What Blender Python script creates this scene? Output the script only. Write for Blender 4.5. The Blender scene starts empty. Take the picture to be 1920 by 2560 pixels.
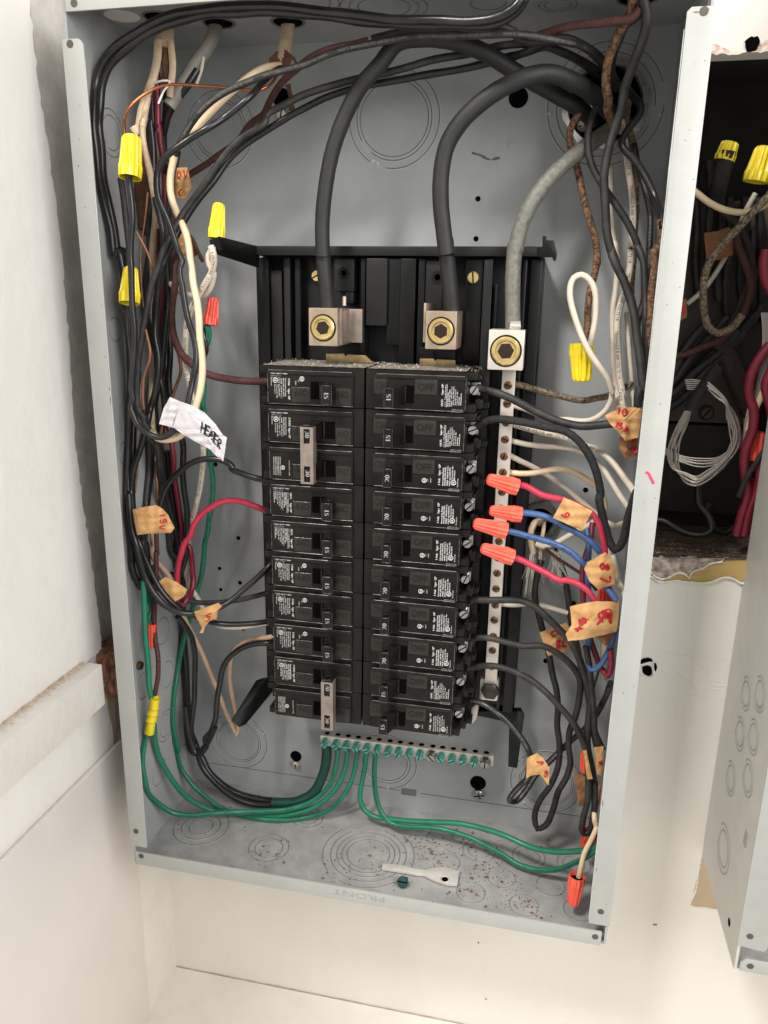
import bpy, bmesh, math, random
from mathutils import Vector, Matrix
random.seed(7)
S = 0.0254                                   # the scene is written in inches: X right, Y into the wall, Z up; (0,0,0) = front plane of the box
scene = bpy.context.scene
C = bpy.data.collections.new('Scene'); scene.collection.children.link(C)

# ------------------------------------------------------------------ camera
CAM = Vector((10.191880995901204, -17.567958499577557, 1.6301561086649223))
R = Matrix(((0.978359886286437, 0.2062755253219743, 0.016196930534320628),
            (0.0702772987957006, -0.25765473436682657, -0.9636779229246356),
            (-0.19460995395808994, 0.94396209961603, -0.2665755435433831)))
F = 1905.7001823616639
cd = bpy.data.cameras.new('camera'); cam = bpy.data.objects.new('camera', cd); C.objects.link(cam)
mw = Matrix.Identity(4)
for i in range(3):
    mw[i][0] = R[0][i]; mw[i][1] = -R[1][i]; mw[i][2] = -R[2][i]; mw[i][3] = CAM[i] * S
cam.matrix_world = mw
cd.sensor_fit = 'HORIZONTAL'; cd.sensor_width = 36; cd.lens = 36 * F / 1920
cd.clip_start = 0.01; cd.clip_end = 100
scene.camera = cam
scene.render.resolution_x = 768; scene.render.resolution_y = 1024

# ------------------------------------------------------------------ light (an indoor room: soft lamps)
w = bpy.data.worlds.new('World'); scene.world = w; w.use_nodes = True
bg = w.node_tree.nodes['Background']; bg.inputs[0].default_value = (1.0, 0.99, 0.965, 1); bg.inputs[1].default_value = 0.5
def area(name, loc, tgt, size, power, col, sy=None):
    l = bpy.data.lights.new(name, 'AREA'); l.energy = power; l.color = col
    l.shape = 'RECTANGLE'; l.size = size * S; l.size_y = (sy or size) * S
    o = bpy.data.objects.new(name, l); C.objects.link(o)
    o.location = Vector(loc) * S
    o.rotation_euler = (Vector(tgt) - Vector(loc)).to_track_quat('-Z', 'Y').to_euler()
    return o
area('ceiling_lamp', (-8, -34, 42), (6, 2, -2), 8, 17.5, (1.0, 0.965, 0.92))
area('right_soft_light', (33, -24, 13), (4, 2, -2), 24, 8.2, (1.0, 0.985, 0.965))  # broad soft source at the upper right, out of view
scene.view_settings.view_transform = 'Standard'; scene.view_settings.look = 'None'
scene.view_settings.exposure = 0.2; scene.view_settings.gamma = 1.0
scene.render.engine = 'CYCLES'

# ------------------------------------------------------------------ pixel -> place
def ray(x, y):
    return R.transposed() @ Vector(((x - 960) / F, (y - 1280) / F, 1))
def atY(x, y, Y):
    d = ray(x, y); return CAM + d * ((Y - CAM.y) / d.y)
def atX(x, y, X):
    d = ray(x, y); return CAM + d * ((X - CAM.x) / d.x)
def atZ(x, y, Z):
    d = ray(x, y); return CAM + d * ((Z - CAM.z) / d.z)
class Fr:                                    # a traced detail of the photograph: origin and enlargement
    def __init__(s, ox, oy, k): s.ox, s.oy, s.k = ox, oy, k
    def __call__(s, x, y): return s.ox + x / s.k, s.oy + y / s.k
P0 = Fr(0, 0, 1); T1 = Fr(120, 0, 3.318); T2 = Fr(620, 0, 3.318); T3 = Fr(1120, 0, 2.0737)
A = Fr(300, 300, 5.53); B = Fr(300, 650, 5.53); N = Fr(300, 1000, 5.53); D = Fr(300, 1350, 4.1475)
E = Fr(1370, 200, 4.74); G2 = Fr(1370, 600, 5.53); G = Fr(1250, 950, 4.1475); H = Fr(1200, 1400, 2.6025)
Q1 = Fr(0, 0, 1.728); Q2 = Fr(960, 0, 1.728); Q3 = Fr(0, 600, 1.728); Q4 = Fr(960, 600, 1.728)
Q5 = Fr(0, 1200, 1.728); Q6 = Fr(960, 1200, 1.728); Q7 = Fr(0, 1800, 1.728); Q8 = Fr(960, 1800, 1.728)
K = Fr(1650, 250, 3.687); M = Fr(1600, 800, 3.253); U6 = Fr(1500, 1400, 3.686); U7 = Fr(1500, 1950, 3.626)
L1 = Fr(620, 580, 4.1475); L2 = Fr(1000, 560, 3.95); V8 = Fr(0, 1500, 3.16); BF = Fr(780, 1780, 3.456)
J = Fr(1400, 1480, 3.569); X8 = Fr(1000, 1580, 5.53)

# ------------------------------------------------------------------ materials
def lin(c):
    c = c / 255; return c / 12.92 if c <= 0.04045 else ((c + 0.055) / 1.055) ** 2.4
def rgb(r, g, b): return (lin(r), lin(g), lin(b), 1)
MATS = {}
def mat(name, col, rough=0.5, metal=0.0, var=0.12, vscale=3.0, bump=0.0, bscale=20, col2=None, lo=0.35, hi=0.65, coat=0.0, rvar=0.0, stretch=(1, 1, 1), spec=0.5, bdist=0.04):
    m = bpy.data.materials.new(name); m.use_nodes = True; nt = m.node_tree; n = nt.nodes; b = n['Principled BSDF']
    tc = n.new('ShaderNodeTexCoord'); mp = n.new('ShaderNodeMapping')
    mp.inputs['Scale'].default_value = tuple(s / S for s in stretch)
    nt.links.new(tc.outputs['Object'], mp.inputs[0])
    nz = n.new('ShaderNodeTexNoise'); nz.inputs['Scale'].default_value = vscale; nz.inputs['Detail'].default_value = 6; nz.inputs['Roughness'].default_value = 0.6
    nt.links.new(mp.outputs[0], nz.inputs['Vector'])
    r = n.new('ShaderNodeValToRGB'); r.color_ramp.elements[0].position = lo; r.color_ramp.elements[1].position = hi
    c1 = tuple(max(0, c * (1 - var)) for c in col[:3]) + (1,)
    c2 = col2 if col2 else tuple(min(1, c * (1 + var)) for c in col[:3]) + (1,)
    r.color_ramp.elements[0].color = c1; r.color_ramp.elements[1].color = c2
    nt.links.new(nz.outputs['Fac'], r.inputs[0]); nt.links.new(r.outputs[0], b.inputs['Base Color'])
    b.inputs['Roughness'].default_value = rough; b.inputs['Metallic'].default_value = metal
    b.inputs['Coat Weight'].default_value = coat; b.inputs['Coat Roughness'].default_value = 0.15
    b.inputs['Specular IOR Level'].default_value = spec
    if rvar:
        mr = n.new('ShaderNodeMapRange'); mr.inputs[3].default_value = max(0.03, rough - rvar); mr.inputs[4].default_value = min(1, rough + rvar)
        nt.links.new(nz.outputs['Fac'], mr.inputs[0]); nt.links.new(mr.outputs[0], b.inputs['Roughness'])
    if bump:
        n2 = n.new('ShaderNodeTexNoise'); n2.inputs['Scale'].default_value = bscale; n2.inputs['Detail'].default_value = 4
        nt.links.new(mp.outputs[0], n2.inputs['Vector'])
        bp = n.new('ShaderNodeBump'); bp.inputs['Strength'].default_value = bump; bp.inputs['Distance'].default_value = bdist * S
        nt.links.new(n2.outputs['Fac'], bp.inputs['Height']); nt.links.new(bp.outputs[0], b.inputs['Normal'])
    MATS[name] = m; return m
box_paint = mat('grey_enamel', rgb(161, 163, 163), 0.42, var=0.05, vscale=1.2, bump=0.06, bscale=60, rvar=0.06)
box_dusty = mat('dusty_grey_enamel', rgb(154, 153, 150), 0.6, var=0.14, vscale=1.6, bump=0.08, bscale=50)
flange_paint = mat('pale_grey_enamel', rgb(168, 169, 164), 0.36, var=0.03, vscale=1.5, bump=0.04, bscale=40)
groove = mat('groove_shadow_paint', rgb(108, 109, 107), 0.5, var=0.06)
void_m = mat('dark_void', rgb(7, 6, 6), 0.95, spec=0.05)
plaster = mat('painted_plaster', rgb(238, 234, 228), 0.45, var=0.02, vscale=0.7, bump=0.35, bscale=1.5, bdist=.1)
wall_paint = mat('cream_wall_paint', rgb(229, 224, 215), 0.5, var=0.02, vscale=0.6, bump=0.25, bscale=3.5, stretch=(1, 1, 0.5), bdist=.06)
panel_gloss = mat('smooth_cream_panel', rgb(227, 221, 215), 0.2, var=0.02, vscale=0.3, coat=0.3, bump=.1, bscale=2, bdist=.03)
shelf_paint = mat('cream_shelf_paint', rgb(230, 225, 216), 0.4, var=0.03, vscale=0.8, bump=0.35, bscale=3, bdist=.06)
raw_gap = mat('bare_grey_plaster', rgb(206, 202, 196), 0.9, var=0.15, vscale=1.2, bump=0.4, bscale=8)
broken_wood = mat('broken_brown_wood', rgb(86, 54, 40), 0.85, col2=rgb(178, 126, 96), vscale=5, bump=1.0, bscale=9, stretch=(1.6, 1.6, 0.35), bdist=.12)
ledge_wood = mat('dirty_wood', rgb(70, 54, 44), 0.85, col2=rgb(128, 108, 90), vscale=3, bump=0.7, bscale=10, stretch=(.4, 1.5, 1))
tan_m = mat('tan_board', rgb(186, 158, 98), 0.7, var=0.08, vscale=1.5)
tan2_m = mat('bare_tan_patch', rgb(186, 166, 138), 0.6, var=0.08, vscale=2)
rough_pl = mat('rough_chipped_plaster', rgb(136, 112, 98), 0.95, col2=rgb(214, 200, 188), vscale=5, bump=1.2, bscale=11)
torn_m = mat('torn_painted_edge', rgb(232, 220, 208), 0.8, col2=rgb(170, 120, 96), vscale=6, bump=0.8, bscale=16, lo=0.45, hi=0.7)
black_ins = mat('black_insulation', rgb(26, 26, 27), 0.3, col2=rgb(46, 45, 44), lo=.4, hi=.8, vscale=1.5, rvar=0.1, bump=0.06, bscale=30)
black_cab = mat('thick_black_jacket', rgb(33, 33, 33), 0.6, var=0.18, vscale=3, bump=0.15, bscale=30)
dusty_black = mat('dusty_black_insulation', rgb(34, 32, 31), 0.55, col2=rgb(66, 62, 58), lo=.4, hi=.8, vscale=2.5, bump=0.2, bscale=30)
taped_m = mat('black_cloth_tape', rgb(34, 33, 33), 0.8, var=0.3, vscale=8, bump=0.8, bscale=16)
white_ins = mat('white_insulation', rgb(212, 200, 182), 0.4, var=0.07, vscale=3, bump=0.05, bscale=30)
peach_ins = mat('peach_insulation', rgb(206, 172, 144), 0.5, var=0.08, vscale=3)
cream_ins = mat('cream_insulation', rgb(226, 202, 166), 0.42, var=0.06, vscale=3)
red_ins = mat('red_insulation', rgb(186, 48, 72), 0.35, var=0.12, vscale=3)
dred_ins = mat('dark_red_insulation', rgb(116, 28, 44), 0.4, var=0.15, vscale=3)
blue_ins = mat('blue_insulation', rgb(62, 92, 140), 0.35, var=0.12, vscale=3)
green_ins = mat('green_insulation', rgb(34, 116, 88), 0.35, var=0.12, vscale=3)
dgreen_ins = mat('dark_green_insulation', rgb(14, 62, 52), 0.4, var=0.15, vscale=3)
brown_ins = mat('reddish_brown_cloth', rgb(78, 44, 40), 0.75, var=0.25, vscale=8, bump=0.5, bscale=20)
dbrown_ins = mat('dark_brown_insulation', rgb(58, 44, 40), 0.7, var=0.25, vscale=8, bump=0.4, bscale=20)
tape_brown = mat('aged_cloth_insulation', rgb(44, 32, 26), 0.8, col2=rgb(170, 124, 90), vscale=13, bump=0.9, bscale=30, lo=0.35, hi=0.75, bdist=.04)
cloth_white = mat('dirty_white_cloth', rgb(60, 46, 34), 0.85, col2=rgb(164, 146, 120), vscale=12, bump=0.9, bscale=28, lo=0.34, hi=0.68, bdist=.04)
dull_copper = mat('dull_copper', rgb(150, 104, 80), 0.45, metal=0.5, var=0.2, vscale=4)
copper_m = mat('bare_copper', rgb(196, 120, 78), 0.3, metal=0.9, var=0.2, vscale=4)
sheath_m = mat('beige_cable_sheath', rgb(196, 170, 138), 0.6, var=0.14, vscale=3, bump=0.4, bscale=10, col2=rgb(214, 190, 160))
gsheath_m = mat('grey_cable_sheath', rgb(142, 136, 126), 0.55, var=0.1, vscale=3, bump=0.2, bscale=12)
paper_m = mat('brown_filler_paper', rgb(104, 70, 52), 0.9, var=0.25, vscale=7, bump=1.0, bscale=12)
neutral_m = mat('grey_green_braided_jacket', rgb(98, 98, 90), 0.5, col2=rgb(126, 125, 115), vscale=9, bump=0.25, bscale=40, lo=.3, hi=.7)
print_grey = mat('faded_grey_print', rgb(120, 116, 110), 0.6)
crumb_tan = mat('beige_plaster_crumbs', rgb(206, 186, 162), 0.9)
saw_m = mat('dull_sawdust', rgb(150, 134, 116), 0.9)
kraft = mat('kraft_paper_tape', rgb(188, 140, 88), 0.7, var=0.1, vscale=2.5, bump=0.5, bscale=5, col2=rgb(212, 166, 110))
kraft_d = mat('dark_kraft_paper_tape', rgb(140, 96, 62), 0.75, var=0.15, vscale=2.5, bump=0.5, bscale=5)
white_tape = mat('white_tape', rgb(208, 202, 204), 0.5, var=0.04, vscale=2, bump=0.5, bscale=3)
red_ink = mat('red_marker', rgb(176, 28, 40), 0.6, var=0.1)
black_ink = mat('black_marker', rgb(24, 20, 22), 0.6, var=0.1)
pink_ink = mat('pink_red_marker', rgb(206, 60, 96), 0.6, var=0.1)
yellow_m = mat('yellow_plastic', rgb(232, 208, 30), 0.4, var=0.05, vscale=2, coat=0.1)
orange_m = mat('orange_red_plastic', rgb(240, 96, 74), 0.42, var=0.05, vscale=2, coat=0.1)
deepor_m = mat('deep_orange_plastic', rgb(226, 78, 60), 0.42, var=0.05, vscale=2, coat=0.1)
bakelite = mat('black_moulded_plastic', rgb(21, 19, 17), 0.26, var=0.2, vscale=1.3, rvar=0.12, bump=0.1, bscale=40, spec=0.22, col2=rgb(33, 30, 27))
bake2 = mat('black_satin_plastic', rgb(30, 28, 25), 0.3, spec=.25, var=0.15, vscale=3, rvar=0.1, bump=0.08, bscale=50)
base_m = mat('black_base_plastic', rgb(15, 15, 15), 0.35, spec=.3, var=0.15, vscale=2, bump=0.05, bscale=40)
base2_m = mat('dark_grey_base_plastic', rgb(26, 26, 26), 0.4, spec=.35, var=0.12, vscale=2)
panel_m = mat('worn_grey_black_plastic', rgb(46, 43, 39), 0.42, var=.15, vscale=3, spec=.25)
edge2_m = mat('handle_edge_highlight', rgb(70, 66, 61), 0.35, var=.2, vscale=3)  # duller tone for the highlight painted along handle edges
edge_m = mat('plastic_edge_highlight', rgb(96, 92, 86), 0.3, var=.2, vscale=3)  # pale tone that paints the glossy highlight on breaker face edges
hex_m = mat('dark_hex_socket', rgb(44, 30, 22), 0.4, metal=.3)
dkgreen_sc = mat('dark_green_screw', rgb(24, 66, 62), 0.25, metal=.4)
dkbolt = mat('dark_bolt', rgb(62, 58, 52), 0.35, metal=.5)
dust_m = mat('grey_dust_layer', rgb(104, 96, 88), 0.95, col2=rgb(156, 146, 134), vscale=5, bump=0.6, bscale=18)
ink_white = mat('white_print', rgb(206, 206, 204), 0.6, var=0.03)
emb_m = mat('moulded_lettering', rgb(24, 22, 20), 0.35, var=0.1)
steel = mat('zinc_plated_steel', rgb(196, 194, 190), 0.28, metal=0.9, var=0.12, vscale=5, rvar=0.1)
alu = mat('dull_aluminium', rgb(196, 182, 168), 0.4, metal=0.35, var=0.14, vscale=4, rvar=0.12)
lug_m = mat('warm_tinned_copper', rgb(178, 160, 138), 0.34, metal=0.55, var=0.28, vscale=1.6, rvar=0.1)
brass = mat('brass', rgb(222, 196, 132), 0.22, metal=0.7, var=0.16, vscale=4)
bar_m = mat('tin_plated_bar', rgb(212, 203, 192), 0.36, metal=0.35, var=0.08, vscale=3)
screw_br = mat('tarnished_brass_screw', rgb(120, 92, 66), 0.4, metal=0.8, var=0.15, vscale=6)
green_sc = mat('green_plated_steel', rgb(110, 190, 176), 0.18, metal=0.45, var=0.35, vscale=12)
rust_m = mat('rust_and_debris', rgb(92, 66, 54), 0.9, col2=rgb(146, 112, 92), vscale=4)
clip_m = mat('pale_clip_metal', rgb(214, 206, 198), 0.35, metal=.25, var=.08)
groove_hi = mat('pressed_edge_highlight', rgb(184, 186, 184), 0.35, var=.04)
front_m = mat('pressed_front_lettering', rgb(148, 151, 146), 0.45, var=.05)
crumb_m = mat('pale_crumbs', rgb(206, 200, 190), 0.9)
fibre_m = mat('white_glass_fibre', rgb(226, 220, 208), 0.7)
tie_m = mat('aged_steel_tie', rgb(158, 145, 134), 0.38, metal=0.65, var=0.14, vscale=3, rvar=0.1)
cav_m = mat('dark_board', rgb(50, 44, 40), 0.85, var=0.2, vscale=1.5)  # dark brown base colour for the cavity lining and lower plate
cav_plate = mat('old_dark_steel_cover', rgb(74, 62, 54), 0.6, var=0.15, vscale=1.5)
bare_al = mat('stranded_aluminium', rgb(190, 182, 174), 0.35, metal=0.85, var=0.1, vscale=5)
grey_cn = mat('grey_cast_connector', rgb(120, 120, 118), 0.45, metal=0.3, var=0.1, vscale=4)
sky_bk = mat('white_brick_paint', rgb(228, 222, 216), 0.6, var=0.03, bump=0.5, bscale=3)

# ------------------------------------------------------------------ mesh helpers
def wl(o):
    v = Vector((0, 0, 0))
    while o: v += o.location; o = o.parent
    return v
def finish(o, label, cat, group, kind):
    if label: o['label'] = label
    if cat: o['category'] = cat
    if group: o['group'] = group
    if kind: o['kind'] = kind
def obj(name, bm, m, parent=None, label=None, cat=None, group=None, kind=None, smooth=True, origin=None):
    me = bpy.data.meshes.new(name)
    bm.normal_update()
    if origin is None:
        if parent: org = wl(parent) / S
        elif kind == 'structure' or not bm.verts: org = Vector((0, 0, 0))
        else:
            org = sum((v.co for v in bm.verts), Vector()) / len(bm.verts)
    else: org = Vector(origin)
    for v in bm.verts: v.co = (v.co - org) * S
    bm.to_mesh(me); bm.free()
    for mm in (m if isinstance(m, (list, tuple)) else [m]): me.materials.append(mm)
    if smooth:
        for p in me.polygons: p.use_smooth = True
        try: me.set_sharp_from_angle(angle=math.radians(38))
        except Exception: pass
    o = bpy.data.objects.new(name, me); C.objects.link(o)
    if parent:
        o.parent = parent
        if origin is not None: o.location = org * S - wl(parent)
    else: o.location = org * S
    finish(o, label, cat, group, kind)
    return o
def thing(name, loc, label, cat, group=None):
    o = bpy.data.objects.new(name, None); C.objects.link(o); o.location = Vector(loc) * S
    o.empty_display_size = 0.01
    finish(o, label, cat, group, None); return o
def copy_tree(o, parent=None):
    c = o.copy(); C.objects.link(c); c.parent = parent
    for ch in o.children: copy_tree(ch, c)
    return c
def merge(bm, b2, mi=0):
    vs = [bm.verts.new(v.co) for v in b2.verts]
    b2.verts.index_update()
    for f in b2.faces:
        try:
            nf = bm.faces.new([vs[v.index] for v in f.verts]); nf.material_index = mi if mi else f.material_index
        except ValueError: pass
    b2.free()
def box(bm, x0, x1, y0, y1, z0, z1, bev=0.0, mi=0, top=None):
    b2 = bmesh.new(); bmesh.ops.create_cube(b2, size=1)
    for v in b2.verts:
        v.co = Vector(((x0 + x1) / 2 + v.co.x * (x1 - x0), (y0 + y1) / 2 + v.co.y * (y1 - y0), (z0 + z1) / 2 + v.co.z * (z1 - z0)))
    if bev: bmesh.ops.bevel(b2, geom=b2.edges[:], offset=bev, segments=2, affect='EDGES', profile=0.6)
    merge(bm, b2, mi)
def boxbm(*a, **k):
    bm = bmesh.new(); box(bm, *a, **k); return bm
def hexa(bm, f, b, bev=0.0):                 # f, b: four corner points each (front ring, back ring)
    b2 = bmesh.new()
    a = [b2.verts.new(p) for p in f]; c = [b2.verts.new(p) for p in b]; n = len(a)
    b2.faces.new(a); b2.faces.new(c[::-1])
    for i in range(n): b2.faces.new([a[i], c[i], c[(i + 1) % n], a[(i + 1) % n]])
    bmesh.ops.recalc_face_normals(b2, faces=b2.faces[:])
    if bev: bmesh.ops.bevel(b2, geom=b2.edges[:], offset=bev, segments=2, affect='EDGES', profile=0.6)
    merge(bm, b2)
def prism(bm, pts, vec, bev=0.0):
    hexa(bm, [Vector(p) for p in pts], [Vector(p) + Vector(vec) for p in pts], bev)
def basis(ax):
    ax = Vector(ax).normalized(); t = Vector((0, 0, 1)) if abs(ax.z) < 0.9 else Vector((1, 0, 0))
    u = ax.cross(t).normalized(); return ax, u, ax.cross(u)
def lathe(bm, o, ax, prof, seg=24, ridge=None, cap=True):      # prof: (radius, distance along axis)
    ax, u, v = basis(ax); o = Vector(o); rings = []
    for j, (r, h) in enumerate(prof):
        ring = []
        for i in range(seg):
            a = 2 * math.pi * i / seg; rr = r * (ridge(a, j) if ridge else 1)
            ring.append(bm.verts.new(o + ax * h + (u * math.cos(a) + v * math.sin(a)) * rr))
        rings.append(ring)
    for a, b in zip(rings, rings[1:]):
        for i in range(seg): bm.faces.new([a[i], a[(i + 1) % seg], b[(i + 1) % seg], b[i]])
    if cap:
        if prof[0][0] > 0: bm.faces.new(rings[0][::-1])
        if prof[-1][0] > 0: bm.faces.new(rings[-1])
def ring(bm, c, nrm, r, t=0.018, seg=48, a0=0, a1=2 * math.pi, sides=6):
    ax, u, v = basis(nrm); c = Vector(c); n = seg; full = abs(a1 - a0 - 2 * math.pi) < 1e-6; rs = []
    for i in range(n + (0 if full else 1)):
        a = a0 + (a1 - a0) * i / n; d = u * math.cos(a) + v * math.sin(a); rr = []
        for k in range(sides):
            b = 2 * math.pi * k / sides
            rr.append(bm.verts.new(c + d * (r + t * math.cos(b)) + ax * (t * 0.7 * math.sin(b))))
        rs.append(rr)
    m = len(rs)
    for i in range(m if full else m - 1):
        a, b = rs[i], rs[(i + 1) % m]
        for k in range(sides): bm.faces.new([a[k], b[k], b[(k + 1) % sides], a[(k + 1) % sides]])
def disc(bm, c, nrm, r, seg=24, wob=0.0):
    ax, u, v = basis(nrm); c = Vector(c)
    bm.faces.new([bm.verts.new(c + (u * math.cos(2 * math.pi * i / seg) + v * math.sin(2 * math.pi * i / seg)) * r * (1 + random.uniform(-wob, wob))) for i in range(seg)])
def smooth_path(pts, step=0.14):
    out = []; n = len(pts)
    for i in range(n - 1):
        p0 = pts[max(i - 1, 0)]; p1 = pts[i]; p2 = pts[i + 1]; p3 = pts[min(i + 2, n - 1)]
        m = max(2, min(24, int((p2 - p1).length / step)))
        # centripetal-ish tangents
        d1 = max((p1 - p0).length, 1e-3); d2 = max((p2 - p1).length, 1e-3); d3 = max((p3 - p2).length, 1e-3)
        t1 = ((p1 - p0) / d1 * d2 + (p2 - p1) / d2 * d1) / (d1 + d2) * d2 if i > 0 else (p2 - p1)
        t2 = ((p2 - p1) / d2 * d3 + (p3 - p2) / d3 * d2) / (d2 + d3) * d2 if i < n - 2 else (p2 - p1)
        for k in range(m):
            t = k / m; h = t * t * (3 - 2 * t)
            out.append(p1 * (1 - h) + p2 * h + t1 * (t ** 3 - 2 * t * t + t) + t2 * (t ** 3 - t * t))
    out.append(pts[-1]); return out
def tube(bm, path, r, seg=10, flat=1.0, caps=True, jitter=0.0):
    n = len(path); t = [(path[min(i + 1, n - 1)] - path[max(i - 1, 0)]).normalized() for i in range(n)]
    up = Vector((0, -1, 0)); nrm = (up - t[0] * up.dot(t[0]))
    nrm = nrm.normalized() if nrm.length > 1e-3 else basis(t[0])[1]
    rings = []
    for i in range(n):
        nrm = (nrm - t[i] * nrm.dot(t[i])).normalized(); s = t[i].cross(nrm)
        rr = (r(i / (n - 1)) if callable(r) else r) * (1 + random.uniform(-jitter, jitter))
        rings.append([bm.verts.new(path[i] + (nrm * math.cos(2 * math.pi * k / seg) * flat + s * math.sin(2 * math.pi * k / seg)) * rr) for k in range(seg)])
    for a, b in zip(rings, rings[1:]):
        for k in range(seg): bm.faces.new([a[k], b[k], b[(k + 1) % seg], a[(k + 1) % seg]])
    if caps: bm.faces.new(rings[0]); bm.faces.new(rings[-1][::-1])
def parse(pts, r, inside=True):
    """pts: frame, (x,y[,Y]), ..., frame, ...  -> points in the place; missing depths are interpolated"""
    fr = P0; raw = []
    for p in pts:
        if isinstance(p, Fr): fr = p
        else:
            x, y = fr(p[0], p[1]); raw.append([x, y, p[2] if len(p) > 2 else None])
    known = [i for i, q in enumerate(raw) if q[2] is not None]
    for i, q in enumerate(raw):
        if q[2] is None:
            a = max([k for k in known if k < i], default=None); b = min([k for k in known if k > i], default=None)
            if a is None: q[2] = raw[b][2]
            elif b is None: q[2] = raw[a][2]
            else: q[2] = raw[a][2] + (raw[b][2] - raw[a][2]) * (i - a) / (b - a)
    out = []
    for x, y, Y in raw:
        p = atY(x, y, Y)
        if inside:
            Y = min(Y, 4.3 - r)
            p = atY(x, y, Y)
            if p.x < -0.93 + r: p = atX(x, y, -0.93 + r)
            if p.x > 12.78 - r: p = atY(x, y, min(Y, 0.5)); p.x = min(p.x, 12.78 - r)
            if p.z < -14.88 + r: p = atZ(x, y, -14.88 + r)
        out.append(p)
    return out
def wire(label, m, r, pts, name='wire', cat='wire', group=None, flat=1.0, inside=True, parent=None, jitter=0.0, seg=10, printed=None, gauge=0.075, pm=None):
    path = smooth_path(parse(pts, r, inside)); bm = bmesh.new()
    if r < .15:
        f1, f2, f3 = random.uniform(1.3, 2.2), random.uniform(2.8, 4.5), random.uniform(0, 6); d = 0
        for i in range(1, len(path) - 1):
            d += (path[i] - path[i - 1]).length; k = min(1, i / 6, (len(path) - 1 - i) / 6) * .012
            path[i] = path[i] + Vector((math.sin(d * f1 + f3) + .6 * math.sin(d * f2), 0, math.cos(d * f2 + f3) * .8)) * k
    tube(bm, path, r, seg, flat, jitter=max(jitter, .018))
    if parent: return obj(name, bm, m, parent)
    o = obj(name, bm, m, None, label, cat, group)
    if printed:
        b = bmesh.new(); print_on(b, path, printed, gauge, r)
        if b.verts: obj('printing', b, pm or black_ink, o, smooth=False)
        else: b.free()
    return o
_txt = {}
def text_geo(s, extrude=0.0):
    k = (s, extrude)
    if k in _txt: return _txt[k]
    cu = bpy.data.curves.new('t', 'FONT'); cu.body = s; cu.size = 1; cu.resolution_u = 2; cu.extrude = extrude; cu.align_x = 'LEFT'
    o = bpy.data.objects.new('t', cu); C.objects.link(o)
    dg = bpy.context.evaluated_depsgraph_get(); me = o.evaluated_get(dg).to_mesh()
    vs = [tuple(v.co) for v in me.vertices]; fs = [tuple(p.vertices) for p in me.polygons]
    o.evaluated_get(dg).to_mesh_clear(); bpy.data.objects.remove(o); bpy.data.curves.remove(cu)
    wd = max((v[0] for v in vs), default=0)
    _txt[k] = (vs, fs, wd); return _txt[k]
def put_text(bm, s, o, dx, dy, size, dn=None, extrude=0.0, width=None, bold=0.0):
    vs, fs, wd = text_geo(s, extrude); o = Vector(o); dx = Vector(dx).normalized(); dy = Vector(dy).normalized()
    dn = dx.cross(dy) if dn is None else Vector(dn)
    kx = size if not width or not wd else width / wd
    for q in ([0] if not bold else [-bold, bold]):
        nv = [bm.verts.new(o + dx * (v[0] * kx + q) + dy * v[1] * size + dn * (v[2] + abs(q) * 0.02)) for v in vs]
        for f in fs:
            try: bm.faces.new([nv[i] for i in f])
            except ValueError: pass
def print_on(bm, path, s, h, r, every=0):
    """lettering lying along a wire on its room-side surface"""
    L = [0]
    for a, b in zip(path, path[1:]): L.append(L[-1] + (b - a).length)
    vs, fs, wd = text_geo(s); start = 0.15
    while start + wd * h < L[-1] - 0.05:
        nv = []
        for v in vs:
            d = start + v[0] * h; i = 0
            while i < len(L) - 2 and L[i + 1] < d: i += 1
            f = (d - L[i]) / max(L[i + 1] - L[i], 1e-6); p = path[i].lerp(path[i + 1], f); t = (path[i + 1] - path[i]).normalized()
            vd = (CAM * 0.3 + Vector((6, -30, 0)) * 0.7 - p).normalized(); n = (vd - t * vd.dot(t)).normalized(); sd = t.cross(n)
            off = (v[1] - 0.35) * h; a = max(-1.2, min(1.2, off / r))
            nv.append(bm.verts.new(p + (n * math.cos(a) - sd * math.sin(a)) * (r + 0.004)))
        for f in fs:
            try: bm.faces.new([nv[i] for i in f])
            except ValueError: pass
        start += wd * h + 0.25
def slot_screw(bm, c, ax, r, h, slot=0.3, a=0.0, seg=20):      # domed head with a slot notch
    lathe(bm, c, ax, [(r, 0), (r, h * 0.7), (r * 0.86, h), (0.001, h * 1.02)], seg)
def screw(parent, c, ax, r, h, m, ang=0.5, name='screw', top=None):
    bm = bmesh.new(); slot_screw(bm, c, ax, r, h); s = obj(name, bm, m, parent)
    axn, u, v = basis(ax); d = u * math.cos(ang) + v * math.sin(ang); e = axn.cross(d); bm = bmesh.new(); o = Vector(c) + axn * (h * 1.0)
    hexa(bm, [o + d * r * .88 + e * r * .12 + axn * .006, o - d * r * .88 + e * r * .12 + axn * .006, o - d * r * .88 - e * r * .12 + axn * .006, o + d * r * .88 - e * r * .12 + axn * .006],
         [o + d * r * .88 + e * r * .12 - axn * h * .3, o - d * r * .88 + e * r * .12 - axn * h * .3, o - d * r * .88 - e * r * .12 - axn * h * .3, o + d * r * .88 - e * r * .12 - axn * h * .3])
    obj('slot', bm, void_m, s, smooth=False); return s

# ================================================================== SETTING
BWY = 4.42                                   # face of the wall behind the boxes
def struct(name, bm, m, **k): return obj(name, bm, m, kind='structure', **k)
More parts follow.
